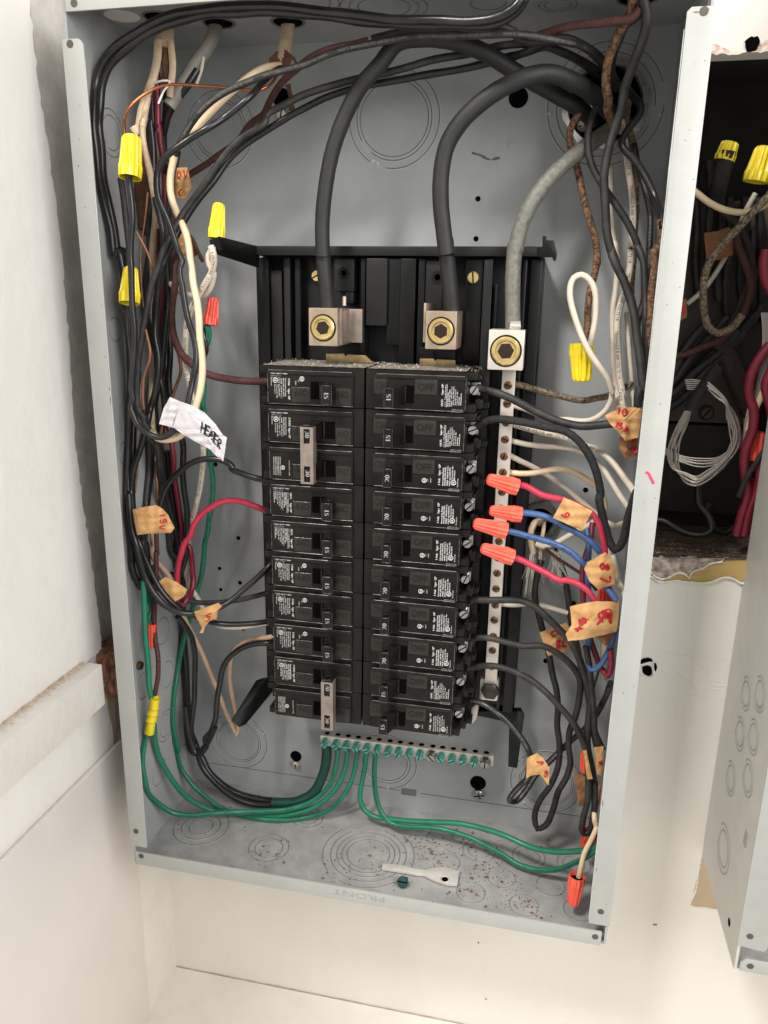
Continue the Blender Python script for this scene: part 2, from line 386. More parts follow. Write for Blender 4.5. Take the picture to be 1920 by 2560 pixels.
# back wall, with the rough opening at the right
bm = bmesh.new(); zb, zt = -5.36, 7.54; xh0, xh1 = 12.75, 24
for (a, b, c, d) in ((-6, xh0, -26, 14), (xh0, xh1, -26, zb), (xh0, xh1, zt, 14), (xh1, 34, -26, 14)):
    box(bm, a, b, BWY, BWY + 0.6, c, d)
bmesh.ops.remove_doubles(bm, verts=bm.verts[:], dist=1e-4)
back_wall = struct('back_wall', bm, wall_paint, smooth=False)
# left wall: plaster skin with a ragged edge
def ragged(bm, X0, X1, z0, z1, ye, yb, amp=0.05, n=90):
    pts = []
    for i in range(n + 1):
        z = z0 + (z1 - z0) * i / n; y = ye(z) + random.uniform(-amp, amp)
        pts.append((y, z))
    for (y0, za), (y1, zb_) in zip(pts, pts[1:]):
        vs = [Vector((X1, yb, za)), Vector((X1, y0, za)), Vector((X1, y1, zb_)), Vector((X1, yb, zb_))]
        bm.faces.new([bm.verts.new(p) for p in vs])
        vs = [Vector((X1, y0, za)), Vector((X0, y0 + .06, za)), Vector((X0, y1 + .06, zb_)), Vector((X1, y1, zb_))]
        bm.faces.new([bm.verts.new(p) for p in vs])
    bmesh.ops.remove_doubles(bm, verts=bm.verts[:], dist=1e-4)
bm = bmesh.new(); ragged(bm, -2.75, -2.25, -8.6, 14, lambda z: 0.95 + 0.12 * math.sin(z * .6) - 0.02 * z, -16, 0.05, 120)
left_wall = struct('left_wall', bm, plaster)
bm = bmesh.new(); ragged(bm, -2.75, -2.4, -12.2, -8.6, lambda z: 1.55 + 0.1 * math.sin(z * 2), -16, 0.03, 30)
obj('lower_plaster', bm, plaster, left_wall)
bm = bmesh.new(); ragged(bm, -2.75, -2.42, -12.2, 14, lambda z: 1.2 + 0.12 * math.sin(z * .6) - 0.02 * z + (.5 if z < -8.8 else 0), -1, 0.03, 160)
obj('plaster_core', bm, tan2_m, left_wall)
bm = bmesh.new(); box(bm, -3.4, -2.75, 0.3, BWY, -12.5, 14)
obj('bare_edge', bm, raw_gap, left_wall, smooth=False)
bm = bmesh.new(); box(bm, -3.2, -2.36, 1.0, BWY, -26, -12.1); box(bm, -3.2, -2.5, -16, 1.2, -26, -12.4)
obj('lower_wall', bm, shelf_paint, left_wall, smooth=False)
# the smooth panel leaning on the lower wall
bm = bmesh.new(); box(bm, -2.36, -2.2, -16, 2.12, -26, -12.02, 0.045)
obj('smooth_panel', bm, panel_gloss, None, 'smooth glossy cream panel with a bright top edge covering the lower left wall', 'panel')
# rail
rt = thing('wall_rail', (-1.95, -4, -9.2), 'chipped white painted wooden rail running along the left wall', 'rail')
bm = bmesh.new(); box(bm, -2.25, -1.63, -16, 0.2, -9.76, -8.49, 0.03)
for v in bm.verts:
    v.co.x += 0.012 * math.sin(v.co.y * 3)
obj('rail_board', bm, shelf_paint, rt)
bm = bmesh.new()
for i in range(1300):                         # chipped plaster lying along the back of the rail
    y = -random.uniform(0, 1) ** 1.2 * 5 + 0.1; p = Vector((-2.24 + abs(random.gauss(0, .13)), y, -8.47 + random.uniform(0, .02))); s = random.uniform(.008, .03)
    prism(bm, [p, p + Vector((s, random.uniform(-s, s), .005)), p + Vector((random.uniform(-s, s), s, .012))], (0, 0, -.01))
obj('plaster_crumbs', bm, crumb_tan, rt, kind='stuff', smooth=False)
bm = bmesh.new(); pp = []
for x, y in ((722, 400), (760, 392), (800, 398), (830, 430), (870, 428), (915, 440), (942, 442), (938, 745), (905, 752), (850, 750), (835, 640), (812, 560), (790, 500), (735, 470)):
    pp.append(atY(*V8(x, y), 1.1))
b2 = bmesh.new(); prism(b2, pp, (0.0, 1.6, 0)); bmesh.ops.subdivide_edges(b2, edges=b2.edges[:], cuts=4, use_grid_fill=True)
for v in b2.verts:
    if v.co.y < 1.12: v.co.y += random.uniform(-.16, .1); v.co.x += random.uniform(-.03, .03)
merge(bm, b2)
obj('broken_wood_block', bm, [broken_wood], None, 'broken end of brown splintered wood wedged between the wall and the grey box', 'wood block', smooth=False)
# shelf
bm = bmesh.new()
for i in range(40):
    x0 = -2.36 + i * .8
    box(bm, x0, x0 + .8, -16, BWY - .05, -24.2, -23.66)
bmesh.ops.remove_doubles(bm, verts=bm.verts[:], dist=1e-3)
struct('shelf', bm, shelf_paint, smooth=False)
bm = bmesh.new()                             # lumpy caulk where the shelf meets the wall
path = [Vector((x * .25 - 2.3, BWY - .015 + random.uniform(-.02, .01), -23.66 + random.uniform(-.015, .02))) for x in range(90)]
tube(bm, path, .016, 6, jitter=.6); obj('caulk_bead', bm, tan2_m, back_wall)
# recess behind the opening
bm = bmesh.new()
box(bm, xh0 - 1, xh1, 8.2, 8.5, -6, 9); box(bm, xh0 - 1.3, xh0 - 1, BWY + .6, 8.5, -6, 9); box(bm, xh0 - 1, xh1, BWY + .6, 8.5, zt + .3, zt + .6)
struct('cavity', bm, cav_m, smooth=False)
bm = bmesh.new(); b2 = bmesh.new(); bmesh.ops.create_grid(b2, x_segments=60, y_segments=20, size=.5)
for v in b2.verts:
    v.co = Vector((xh0 - .9 + (v.co.x + .5) * 8, BWY + .02 + (v.co.y + .5) * 3.8, -5.35 + random.uniform(-.02, .025)))
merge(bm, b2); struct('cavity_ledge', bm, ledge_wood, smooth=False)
bm = bmesh.new(); box(bm, xh0 - .9, xh1, BWY + .05, 8.2, -6, -5.45); obj('ledge_board', bm, ledge_wood, back_wall, smooth=False)
bm = bmesh.new()
for i in range(420):
    p = Vector((random.uniform(12.9, 17.5), BWY + abs(random.gauss(0, 1.1)) + .05, -5.28 + random.uniform(0, .06))); s = random.uniform(.01, .04)
    d = Vector((random.uniform(-1, 1), random.uniform(-1, 1), random.uniform(-.3, .3))).normalized() * s * 2
    prism(bm, [p, p + d, p + Vector((s * .4, s * .4, .01))], (0, 0, -.006))
obj('sawdust', bm, saw_m, None, 'pale sawdust and plaster crumbs on the dirty ledge of the wall opening', 'sawdust', kind='stuff', smooth=False)
# edges of the opening: chipped plaster and tan board below, torn strip above
def patch(poly, fr, Y, th, m, name, parent=None, label=None, cat=None, wob=0.0, sub=0):
    b = bmesh.new(); prism(b, [atY(*fr(x, y), Y) for x, y in poly], (0, th, 0))
    if sub:
        bmesh.ops.triangulate(b, faces=[f for f in b.faces if len(f.verts) > 4]); bmesh.ops.subdivide_edges(b, edges=b.edges[:], cuts=sub, use_grid_fill=True)
        for v in b.verts:
            v.co.y += random.uniform(-wob, wob) * .6; v.co.x += random.uniform(-wob, wob); v.co.z += random.uniform(-wob, wob)
    return obj(name, b, m, parent, label, cat, smooth=False)
patch([(400, 100), (700, 20), (1425, 12), (1385, 215), (1300, 212), (1230, 172), (1150, 158), (1060, 190), (1010, 205), (850, 205), (720, 185), (640, 195), (560, 205), (500, 185), (440, 160), (405, 165)], U6, BWY - .03, .1, tan_m, 'tan_board_strip', back_wall)
patch([(400, -8), (1150, -8), (1130, 12), (1000, 40), (950, 75), (880, 95), (840, 120), (820, 165), (790, 130), (740, 115), (690, 125), (640, 155), (560, 170), (500, 140), (460, 100), (440, 60)], U6, BWY - .08, .12, rough_pl, 'chipped_plaster', back_wall, wob=.02, sub=3)
bm = bmesh.new()
for lst in ([(440, 60), (460, 100), (500, 145), (560, 175), (640, 158), (690, 128), (740, 118), (790, 134), (820, 168), (842, 122), (880, 97), (950, 78), (1000, 42), (1130, 14)], [(410, 165), (470, 150), (520, 190), (600, 205), (700, 188), (760, 200), (850, 206), (1010, 207), (1060, 192), (1150, 160), (1230, 174), (1300, 214), (1385, 216)]):
    tube(bm, smooth_path([atY(*U6(x, y), BWY - .08) for x, y in lst], .08), .028, 6, jitter=.4)
obj('peeling_paint_edge', bm, shelf_paint, back_wall)
bm = bmesh.new()
prevs = None
for i in range(90):
    x = 12.8 + i * .09; z = zt - .02 + random.uniform(-.03, .03); h = .2 + .12 * math.sin(i * .31) + random.uniform(-.05, .05)
    a = [Vector((x, BWY - .02 - random.uniform(0, .04), z)), Vector((x, BWY - .015, z + h))]
    if prevs: bm.faces.new([bm.verts.new(q) for q in (prevs[0], a[0], a[1], prevs[1])])
    prevs = a
bmesh.ops.remove_doubles(bm, verts=bm.verts[:], dist=1e-4)
obj('torn_strip', bm, torn_m, back_wall, smooth=False)
bm = bmesh.new(); disc(bm, atY(*Q2(1590, 190), BWY - .06), (0, -1, 0), .17, 18, .15); obj('bored_hole', bm, void_m, back_wall, smooth=False)
# ragged hole with white lip
bm = bmesh.new()
for poly in ([(372, 925), (400, 908), (440, 900), (470, 908), (486, 925), (480, 940), (440, 944), (400, 955), (372, 962)], [(388, 985), (430, 970), (466, 980), (482, 1015), (478, 1055), (450, 1072), (418, 1060), (392, 1035)], [(500, 945), (518, 955), (528, 990), (514, 1030), (500, 1015)], [(352, 970), (366, 975), (362, 1020), (376, 1060), (360, 1050), (350, 1010)]):
    prism(bm, [atY(*U6(x, y), BWY - .02) for x, y in poly], (0, .01, 0))
obj('ragged_hole', bm, void_m, back_wall, smooth=False)
bm = bmesh.new()
tube(bm, smooth_path([atY(*U6(x, y), BWY - .02) for x, y in ((365, 965), (400, 962), (440, 948), (480, 945), (490, 985), (488, 1030), (492, 1065), (455, 1085), (420, 1068), (380, 1062), (368, 1020), (366, 975))], .05), .03, 6, jitter=.3)
obj('plaster_lip', bm, sky_bk, back_wall)
# scars in the paint
bm = bmesh.new()
for fr, ps in ((U6, [(345, 818), (420, 828), (520, 850), (620, 855), (700, 872), (760, 878), (830, 888)]), (U6, [(830, 888), (900, 890), (960, 880), (1040, 905), (1060, 890), (1130, 905), (1200, 915), (1270, 925)]),
               (U6, [(650, 990), (760, 1080), (860, 1175), (1000, 1290)]), (U6, [(880, 950), (1000, 1055)]), (U6, [(960, 1100), (1110, 1115)]), (U6, [(1010, 1150), (1250, 1170)]), (U6, [(1030, 1165), (940, 1200)]), (U6, [(970, 1190), (1240, 1195)]),
               (U6, [(835, 1248), (900, 1250)]), (U6, [(1060, 1240), (1130, 1275), (1200, 1260)]), (U6, [(1000, 560 + 400), (1003, 1010)])):
    tube(bm, smooth_path([atY(*fr(x, y), BWY) for x, y in ps], .1), .014, 6, jitter=.4)
for i in range(60):
    fr = (U6, random.choice([720, 800, 860, 1150, 1180, 1220, 1250, 1280]) + random.uniform(-15, 15)); y = random.uniform(250, 1900)
    tube(bm, [atY(*U6(fr[1], y), BWY), atY(*U6(fr[1] - random.uniform(5, 18), y + random.uniform(80, 300)), BWY)], .005, 5)
obj('paint_ridge', bm, wall_paint, back_wall)
patch([(1050, 290), (1095, 290), (1085, 560), (1010, 880), (1070, 1178), (960, 1160), (830, 1145), (835, 1090), (890, 850), (940, 600), (985, 430), (1010, 340)], U7, BWY - .01, .03, tan2_m, 'unpainted_patch', back_wall)
bm = bmesh.new()
tube(bm, smooth_path([atY(*U7(x, y), BWY - .01) for x, y in ((1010, 330), (985, 430), (940, 600), (892, 850), (868, 1000), (830, 1090), (812, 1130), (860, 1150), (960, 1160), (1068, 1178))], .06), .02, 6, jitter=.6)
obj('patch_paint_lip', bm, shelf_paint, back_wall)
bm = bmesh.new()
for p, Y in (((1219, 2306), BWY), ((1635, 2312), BWY), ((1215, 2498), 4.4), ((1196, 2357), BWY), ((1640, 2312), BWY)):
    lathe(bm, atY(*p, Y - .01), (0, -1, 0), [(.03, 0), (.02, .015)], 8)
obj('wall_speck', bm, rust_m, back_wall)

# ================================================================== THE MAIN BOX
BX0, BX1, BZ0, BZ1, BD = -1.0, 12.86, -14.97, 8.25, 4.36
bx = thing('breaker_box', (6, 2.2, BZ0), 'tall open grey steel breaker box without its cover, centre of the picture', 'breaker box')
HO = []                                      # round holes cut as dark discs with a pressed lip
bm = bmesh.new(); box(bm, BX0, BX1, BD - .06, BD, BZ0, BZ1); obj('back_panel', bm, box_paint, bx, smooth=False)
bm = bmesh.new(); box(bm, BX0, BX0 + .06, 0.05, BD - .06, BZ0, BZ1); obj('side_panel', bm, box_paint, bx, smooth=False)
bm = bmesh.new(); box(bm, BX1 - .06, BX1, 0.05, BD - .06, BZ0, BZ1); obj('side_panel', bm, box_paint, bx, smooth=False)
bm = bmesh.new(); box(bm, BX0 + .06, BX1 - .06, 0.05, BD - .06, BZ0, BZ0 + .06); obj('bottom_panel', bm, box_dusty, bx, smooth=False)
bm = bmesh.new(); box(bm, BX0 + .06, BX1 - .06, 0.05, BD - .06, BZ1 - .06, BZ1); obj('top_panel', bm, box_paint, bx, smooth=False)
def flange(pts):
    bm = bmesh.new(); prism(bm, [Vector((x, -.02, z)) for x, z in pts], (0, .06, 0), .012); obj('flange', bm, flange_paint, bx)
flange([(-1.06, -14.32), (-.53, -14.32), (-.53, 7.1), (-.6, 7.2), (-.68, 7.23), (-1.06, 7.23)])
flange([(12.35, -14.32), (12.9, -14.32), (12.9, 7.18), (12.45, 7.18), (12.37, 7.1)])
flange([(-.93, -14.97), (12.72, -14.99), (12.72, -14.55), (-.93, -14.52)])
flange([(-.9, 7.77), (12.75, 7.85), (12.75, 8.28), (-.9, 8.28)])
hole_m = mat('dull_hole', rgb(82, 76, 72), 0.7)
for p in ((175, 110), (340, 2078), (185, 8), (353, 2140), (1488, 2342), (1502, 2279), (1760, 28)):
    bm = bmesh.new(); lathe(bm, atY(*p, -.02), (0, -1, 0), [(.085, 0), (.085, .006)], 16); obj('mounting_hole', bm, hole_m, bx)
bm = bmesh.new()                             # crease along the foot of the back plate, little tabs
for (x0, x1) in ((-.9, 6.4), (7.1, 12.7)): box(bm, x0, x1, BD - .075, BD - .058, -14.2, -14.185)
box(bm, 6.45, 6.95, BD - .09, BD - .05, -14.32, -14.08, .02)
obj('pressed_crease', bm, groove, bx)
def knock(c, nrm, radii, gap=True, t=.018):
    bm = bmesh.new(); b2 = bmesh.new(); c = Vector(c); ax, u, v = basis(nrm)
    for r in radii:
        a = random.uniform(0, 6.28)
        ring(bm, c, nrm, r, t * .8, 56, a, a + 2 * math.pi * (.94 if gap else 1))
        ring(b2, c, nrm, r + t * 1.5, t * .8, 56)
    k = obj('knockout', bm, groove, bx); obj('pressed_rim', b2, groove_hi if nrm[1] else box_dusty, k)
    if len(radii) > 1:
        r = radii[0]
        for i in range(2):
            b3 = bmesh.new(); a = random.uniform(0, 6.28); d = u * math.cos(a) + v * math.sin(a)
            lathe(b3, c + d * (r - .05), nrm, [(.05, 0), (.045, .02), (.02, .03)], 12)
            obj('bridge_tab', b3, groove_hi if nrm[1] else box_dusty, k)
BY = BD - .06
knock(atY(985, 297, BY), (0, -1, 0), (1.22, 1.02, .93)); knock(atY(550, 324, BY), (0, -1, 0), (1.0, .78, .7), t=.016)
knock(atY(1513, 262, BY), (0, -1, 0), (1.42, 1.2)); knock(atY(596, 1852, BY), (0, -1, 0), (1.05, .82, .75))
knock(atY(*Q8(700, 270), BY), (0, -1, 0), (1.12, .86, .8)); knock(atY(*BF(640, 430), BY), (0, -1, 0), (1.02, .82, .72))
FZ = BZ0 + .06
knock(atZ(921, 2135, FZ), (0, 0, 1), (1.42, 1.17, .98, .82, .66)); knock(atZ(503, 2066, FZ), (0, 0, 1), (.88, .62, .38)); knock(atZ(672, 2120, FZ), (0, 0, 1), (.62, .43)); knock(atZ(770, 2045, FZ), (0, 0, 1), (.5, .32))
for x, y in ((240, 510), (270, 615), (507, 680), (720, 715), (375, 745), (605, 800), (840, 820)): knock(atZ(*Q8(x, y), FZ), (0, 0, 1), (.41,), t=.014)
for x, y in ((410, 565), (625, 590), (820, 620)): knock(atZ(*Q8(x, y), FZ), (0, 0, 1), (.5, .33), t=.014)
for z, y, rr in ((-8.4, 2.5, (.42,)), (-9.95, 2.6, (.42,)), (-9.6, 1.2, (.4,)), (-11.6, 2.3, (.5, .36)), (-12.9, 1.7, (.42,)), (-5.8, 1.1, (.35,)), (-2.5, 1.1, (.3,)), (.8, 1.1, (.3,)), (3.5, 1.2, (.35,)), (5.6, 1.6, (.55, .4)), (-13.4, 3.3, (.42,))):
    knock((BX0 + .06, y, z), (1, 0, 0), rr, t=.014)
for z, y in ((4.2, 1.4), (-1, 1.4), (-6, 1.4), (6.9, 2.6)): knock((BX1 - .06, y, z), (-1, 0, 0), (.35,), t=.014)
TZ = BZ1 - .06
for p, rr in (((760, 5), (.8, .6)), ((960, 18), (1.0, .8, .6)), ((1395, 12), (.42, .3)), ((1220, 8), (.4,))): knock(atZ(*p, TZ), (0, 0, -1), rr, t=.016)
def hole(c, nrm, r, name='punched_hole'):
    bm = bmesh.new(); nr = Vector(nrm); lathe(bm, Vector(c), nr, [(r, 0), (r, .006)], 28); o = obj(name, bm, void_m, bx)
for p, r in (((1296, 244), .25), ((1195, 497), .07), ((1190, 597), .07), ((596, 1345), .065), ((549, 1421), .06), ((600, 1457), .07), ((552, 1474), .06), ((539, 1161), .07), ((1464, 1225), .075), ((1364, 1652), .075), ((1434, 1508), .07), ((608, 1573), .06)):
    hole(atY(*p, BY), (0, -1, 0), r)
for p, r in (((1195, 1957), .26), ((740, 1890), .2), ((704, 245), .25)):
    c_ = atY(*p, BY); hole(c_, (0, -1, 0), r, 'keyhole')
    bm = bmesh.new(); box(bm, c_.x - .085, c_.x + .085, BY - .006, BY, c_.z - r - .26, c_.z - r * .6, .0); obj('keyhole_slot', bm, void_m, bx, smooth=False)
for p, r in (((305, 40), .42),):
    bm = bmesh.new(); lathe(bm, atZ(*p, TZ), (0, 0, -1), [(r, 0), (r, .01)], 28); obj('open_knockout', bm, plaster, bx)
for p, r in (((400, 42), .36), ((547, 57), .34), ((720, 54), .36), ((1595, -5), .4)):
    bm = bmesh.new(); lathe(bm, atZ(*p, TZ), (0, 0, -1), [(r, 0), (r, .01)], 28); ko = obj('cable_hole', bm, void_m, bx)
    bm = bmesh.new(); ring(bm, atZ(*p, TZ), (0, 0, -1), r + .04, .04); obj('hole_rim', bm, groove, ko)
bm = bmesh.new()                             # small raised outline letters E, F and P pressed into the back, FRONT on the lower flange
for (fr, x, y, ch, sz) in ((L1, 45, 930, 'E', .28), (L1, 50, 1290, 'F', .28), (Q2, 530, 600, 'F', .36)):
    p = atY(*fr(x, y), BY - .008); put_text(bm, ch, p + Vector((0, 0, -sz * .7)), (1, 0, 0), (0, 0, 1), sz)
obj('pressed_letter', bm, front_m, bx, smooth=False)
bm = bmesh.new(); a = atY(*BF(635, 1605), -.025); put_text(bm, 'FRONT', a, (-1, 0, 0), (0, 0, -1), .26, width=1.55)
obj('pressed_lettering', bm, front_m, bx, smooth=False)
bm = bmesh.new(); tube(bm, smooth_path([atY(*G(x, y), -.026) for x, y in ((1510, 955), (1535, 965), (1560, 1010), (1595, 1075))], .03), .03, 8, flat=.15)
obj('marker_stroke', bm, pink_ink, bx)
def chips(lst, m, name):
    bm = bmesh.new()
    for (x, z, w_, h_) in lst:
        k = 7; pts = [Vector((x + w_ * random.uniform(.5, 1.1) * math.cos(6.283 * j / k), -.023, z + h_ * random.uniform(.5, 1.1) * math.sin(6.283 * j / k))) for j in range(k)]
        prism(bm, pts, (0, .004, 0))
    obj(name, bm, m, bx, smooth=False)
chips([(-.55, -.9, .02, .14), (-.56, -.62, .015, .05), (12.38, -10.6, .018, .12), (12.4, -12.6, .015, .06), (12.37, -13.2, .012, .05), (12.55, 7.08, .1, .02), (12.72, 7.12, .06, .02)], rust_m, 'rust_chip')
chips([(random.choice([random.uniform(-1.0, -.58), random.uniform(12.42, 12.85)]), random.uniform(-14, 7), random.uniform(.006, .022), random.uniform(.006, .03)) for _ in range(46)] + [(random.uniform(-.8, 12.6), random.uniform(-14.9, -14.6), random.uniform(.006, .02), random.uniform(.004, .01)) for _ in range(14)], groove, 'paint_scuff')
for x in (-.53, 12.35):
    bm = bmesh.new(); tube(bm, [Vector((x, -.018, -14.2 + i * .5)) for i in range(43)], .012, 5, jitter=.5)
    obj('edge_highlight', bm, groove_hi, bx)  # thin pale tube, a highlight line painted along the inner flange edge
bm = bmesh.new(); tube(bm, smooth_path([atY(*Q2(x, y), BY - .004) for x, y in ((380, 660), (420, 672), (450, 688), (500, 682))], .05), .03, 6, flat=.1, jitter=.7)
obj('scuff_mark', bm, mat('dark_scuff', rgb(96, 90, 86), .8), bx)
# wall screws seen in the keyholes and side
def mount_screw(c, ax, r, m, label, ang=.6, cross=False, h=.1):
    t = thing('mounting_screw', c, label, 'screw'); screw(t, c, ax, r, h, m, ang, 'screw_head')
    if cross: screw(t, Vector(c) + Vector(ax) * .002, ax, r * .7, h, m, ang + 1.57, 'cross_recess')
mount_screw(atY(*Q1(1218, 488), BY - .12), (0, -.9, -.45), .15, steel, 'shiny slotted screw below the upper left keyhole, behind two black wires', 1.2)
mount_screw(atY(*BF(1445, 708), BY - .12), (0, -1, -.1), .18, steel, 'grey cross-head screw at the foot of the lower right keyhole', .3, True)
mount_screw(atY(*Q7(1278, 190), BY - .1), (.1, -.9, -.3), .13, alu, 'pale screw head tilted in the lower left keyhole under the green wires', 1.4)
mount_screw(atX(*D(195, 1300), BX0 + .08), (1, -.1, 0), .13, screw_br, 'rusty brown screw in the left side panel beside the green wire', 1.0)
mount_screw(atY(*Q2(860, 540), BY - .12), (.2, -1, -.3), .16, steel, 'screw glinting beside the fat cables where they enter the upper right hole', .2)

# debris on the floor of the box
def debris(n, m, f, smin, smax, label, thick=.012):
    bm = bmesh.new()
    for i in range(n):
        x, y = f(); z = FZ + .003; s = random.uniform(smin, smax) * (random.random() ** 1.5 + .3)
        k = random.randint(3, 6); a0 = random.uniform(0, 6.28); rr = [random.uniform(.35, 1.3) * s for _ in range(k)]
        prism(bm, [Vector((x + rr[j] * math.cos(a0 + 6.283 * j / k), y + rr[j] * math.sin(a0 + 6.283 * j / k), z + thick * random.uniform(.3, 1.4))) for j in range(k)], (0, 0, -thick * .3))
    obj('debris', bm, m, None, label, 'debris', kind='stuff', smooth=False)
CL = [(8.2, 2.6), (8.1, 1.7), (7.2, 2.9), (9.2, 2.1), (9.0, 1.2), (10.4, .9), (10.9, .8), (9.9, 1.9), (6.2, 1.9), (5.2, 1.0), (8.9, 3.2), (10.2, 1.5), (3, 1.2), (6.9, 3.3), (7.6, 2.2)]
def fl():
    if random.random() < .8:
        c = random.choice(CL); return (min(12.7, max(-.8, random.gauss(c[0], .35))), min(4.2, max(.15, random.gauss(c[1], .3))))
    return random.uniform(-.5, 12.5), random.uniform(.15, 4.2)
debris(650, rust_m, fl, .01, .055, 'brown flakes scattered over the floor of the box', .02)
debris(130, crumb_m, lambda: (random.uniform(-.8, 12.6), random.uniform(.15, 4.2)), .008, .022, 'white paint crumbs scattered over the floor of the box')
debris(160, void_m, lambda: (random.uniform(-.8, 12.6), random.uniform(.15, 4.2)), .008, .022, 'dark grit scattered over the floor of the box')

# ================================================================== SECOND BOX (right edge)
box2_paint = mat('lit_grey_enamel', rgb(190, 187, 178), 0.4, var=.05, vscale=1.3, bump=.08, bscale=30, rvar=.08)  # paler than the main box: light on its side put into the colour
groove2 = mat('light_pressed_groove', rgb(150, 147, 140), .5, var=.08)
b2t = thing('second_box', (17, 1, -15), 'second grey steel box protruding from the wall at the lower right edge', 'breaker box')
X2 = 16.08
bm = bmesh.new(); box(bm, X2, X2 + .07, 0, BWY - .02, -15.0, 10); obj('side_panel', bm, box2_paint, b2t, smooth=False)
bm = bmesh.new(); box(bm, X2 + .07, 26, 0.05, BWY - .02, -15.0, -14.93); obj('bottom_panel', bm, box_dusty, b2t, smooth=False)
bm = bmesh.new(); box(bm, X2 + .07, 26, BWY - .1, BWY - .02, -14.93, 10); obj('back_panel', bm, box2_paint, b2t, smooth=False)
bm = bmesh.new(); prism(bm, [Vector((x, -.02, z)) for x, z in ((X2 - .02, -14.22), (X2 + .62, -14.3), (X2 + .7, -14.2), (X2 + .7, 10), (X2 - .02, 10))], (0, .05, 0), .012); obj('flange', bm, flange_paint, b2t)
bm = bmesh.new(); prism(bm, [Vector((x, -.02, z)) for x, z in ((X2 + .13, -15.0), (26, -15.0), (26, -14.62), (X2 + .25, -14.62), (X2 + .13, -14.75))], (0, .05, 0), .012); obj('flange', bm, flange_paint, b2t)
for p in (U7(1360, 1418), U7(1362, 1688)):
    bm = bmesh.new(); lathe(bm, atY(*p, -.022), (0, -1, 0), [(.085, 0), (.085, .006)], 16); obj('mounting_hole', bm, hole_m, b2t)
for fr, x, y, rv in ((U6, 1345, 1230, .42), (U6, 1475, 1235, .42), (U6, 1290, 1600, .42), (U6, 1415, 1630, .42), (U6, 1205, 2010, .44), (U6, 1365, 2010, .44), (U7, 1120, 620, .62)):
    c = atX(*fr(x, y), X2); bm = bmesh.new(); ring(bm, c, (-1, 0, 0), rv * .8, .03)
    ring(bm, c, (-1, 0, 0), rv * 1.08, .026, a0=.3, a1=5.6); obj('knockout', bm, groove2, b2t)
bm = bmesh.new(); c = atX(*U7(1320, 530), X2); box(bm, X2 - .02, X2, c.y - .12, c.y + .1, c.z - .2, c.z + .2, .01); obj('pressed_tab', bm, groove2, b2t)
bm = bmesh.new(); lathe(bm, atX(*U7(1172, 1290), X2), (-1, 0, 0), [(.11, 0), (.11, .008)], 18); obj('side_hole', bm, void_m, b2t)
def fl2(): return random.uniform(17, 19), random.uniform(.2, 3)
debris(200, rust_m, fl2, .03, .1, 'brown debris on the floor of the second box')

# ================================================================== BASE, BUS, LUGS
ba = thing('mounting_base', (6.1, 3.5, -10), 'black moulded plastic base carrying the breakers and lugs', 'breaker base')
bm = bmesh.new(); box(bm, 2.3, 9.98, 3.45, 4.25, -10.15, 2.78, .04); obj('base_tray', bm, base_m, ba)
bm = bmesh.new(); box(bm, 2.36, 9.86, 2.75, 4.2, 2.76, 3.0, .03); obj('top_rail', bm, base2_m, ba)
def ribx(fr, x0, x1, y, Y, z0, z1, m=base_m, bev=.03):
    a = atY(*fr(x0, y), Y).x; b = atY(*fr(x1, y), Y).x; bm = bmesh.new(); box(bm, a, b, Y, 3.5, z0, z1, bev); obj('rib', bm, m, ba)
ribx(L1, 90, 218, 700, 3.1, -10, 2.72, base_m); ribx(L1, 238, 355, 700, 3.2, -10, 2.4, base2_m); ribx(L1, 372, 440, 700, 3.05, -10, 2.72, base2_m); ribx(L1, 485, 545, 700, 3.1, -10, 2.7, base_m)
ribx(L1, 1165, 1215, 700, 2.9, 0, 2.7, base_m); ribx(L1, 1222, 1440, 700, 2.75, 1.0, 2.7, base2_m); ribx(L1, 1440, 1580, 700, 2.85, .5, 2.7, base_m)
ribx(L2, 0, 150, 700, 2.8, 0, 2.7, base_m); ribx(L2, 175, 240, 700, 2.9, 0, 2.7, base_m); ribx(L2, 640, 810, 700, 3.0, 0, 2.7, base_m); ribx(L2, 815, 905, 700, 2.85, -10, 2.7, base2_m); ribx(L2, 1195, 1240, 700, 3.0, -10.05, 2.7, base_m)
ribx(L2, 1275, 1390, 700, 2.95, -10.05, 2.7, base_m); ribx(L2, 935, 965, 700, 3.0, .9, 2.1, base2_m)
bm = bmesh.new(); a = atY(*L1(1020, 450), 3.2); box(bm, a.x - .28, a.x + .28, 2.95, 3.5, a.z - .42, a.z + .42, .05); box(bm, a.x, a.x + .26, 3.0, 3.5, a.z - .75, a.z - .38, .1); bs = obj('boss', bm, base2_m, ba)
bm = bmesh.new(); lathe(bm, Vector((a.x, 2.95, a.z + .05)), (0, -1, 0), [(.15, 0), (.15, .03), (.07, .03), (.07, -.02)], 24); obj('boss_hole', bm, base_m, bs)
bm = bmesh.new(); a = atY(*L2(385, 530), 3.2); box(bm, a.x - .33, a.x + .12, 2.95, 3.5, a.z - .9, a.z + .42, .05); bs = obj('boss', bm, base2_m, ba)
bm = bmesh.new(); lathe(bm, Vector((a.x, 2.95, a.z)), (0, -1, 0), [(.16, 0), (.16, .03), (.08, .03), (.08, -.02)], 24); obj('boss_hole', bm, base_m, bs)
screw(ba, atY(*L2(724, 530), 2.98) , (0, -1, 0), .155, .1, brass, 1.65, 'brass_screw')
screw(ba, atY(*L1(720, 455), 3.35), (0, -1, 0), .155, .1, brass, .5, 'brass_screw')
bm = bmesh.new(); p = atY(*L1(150, 870), 3.09); put_text(bm, '100A', p + Vector((.05, 0, 0)), (0, 0, 1), (-1, 0, 0), .12); obj('moulded_text', bm, base2_m, ba, smooth=False)
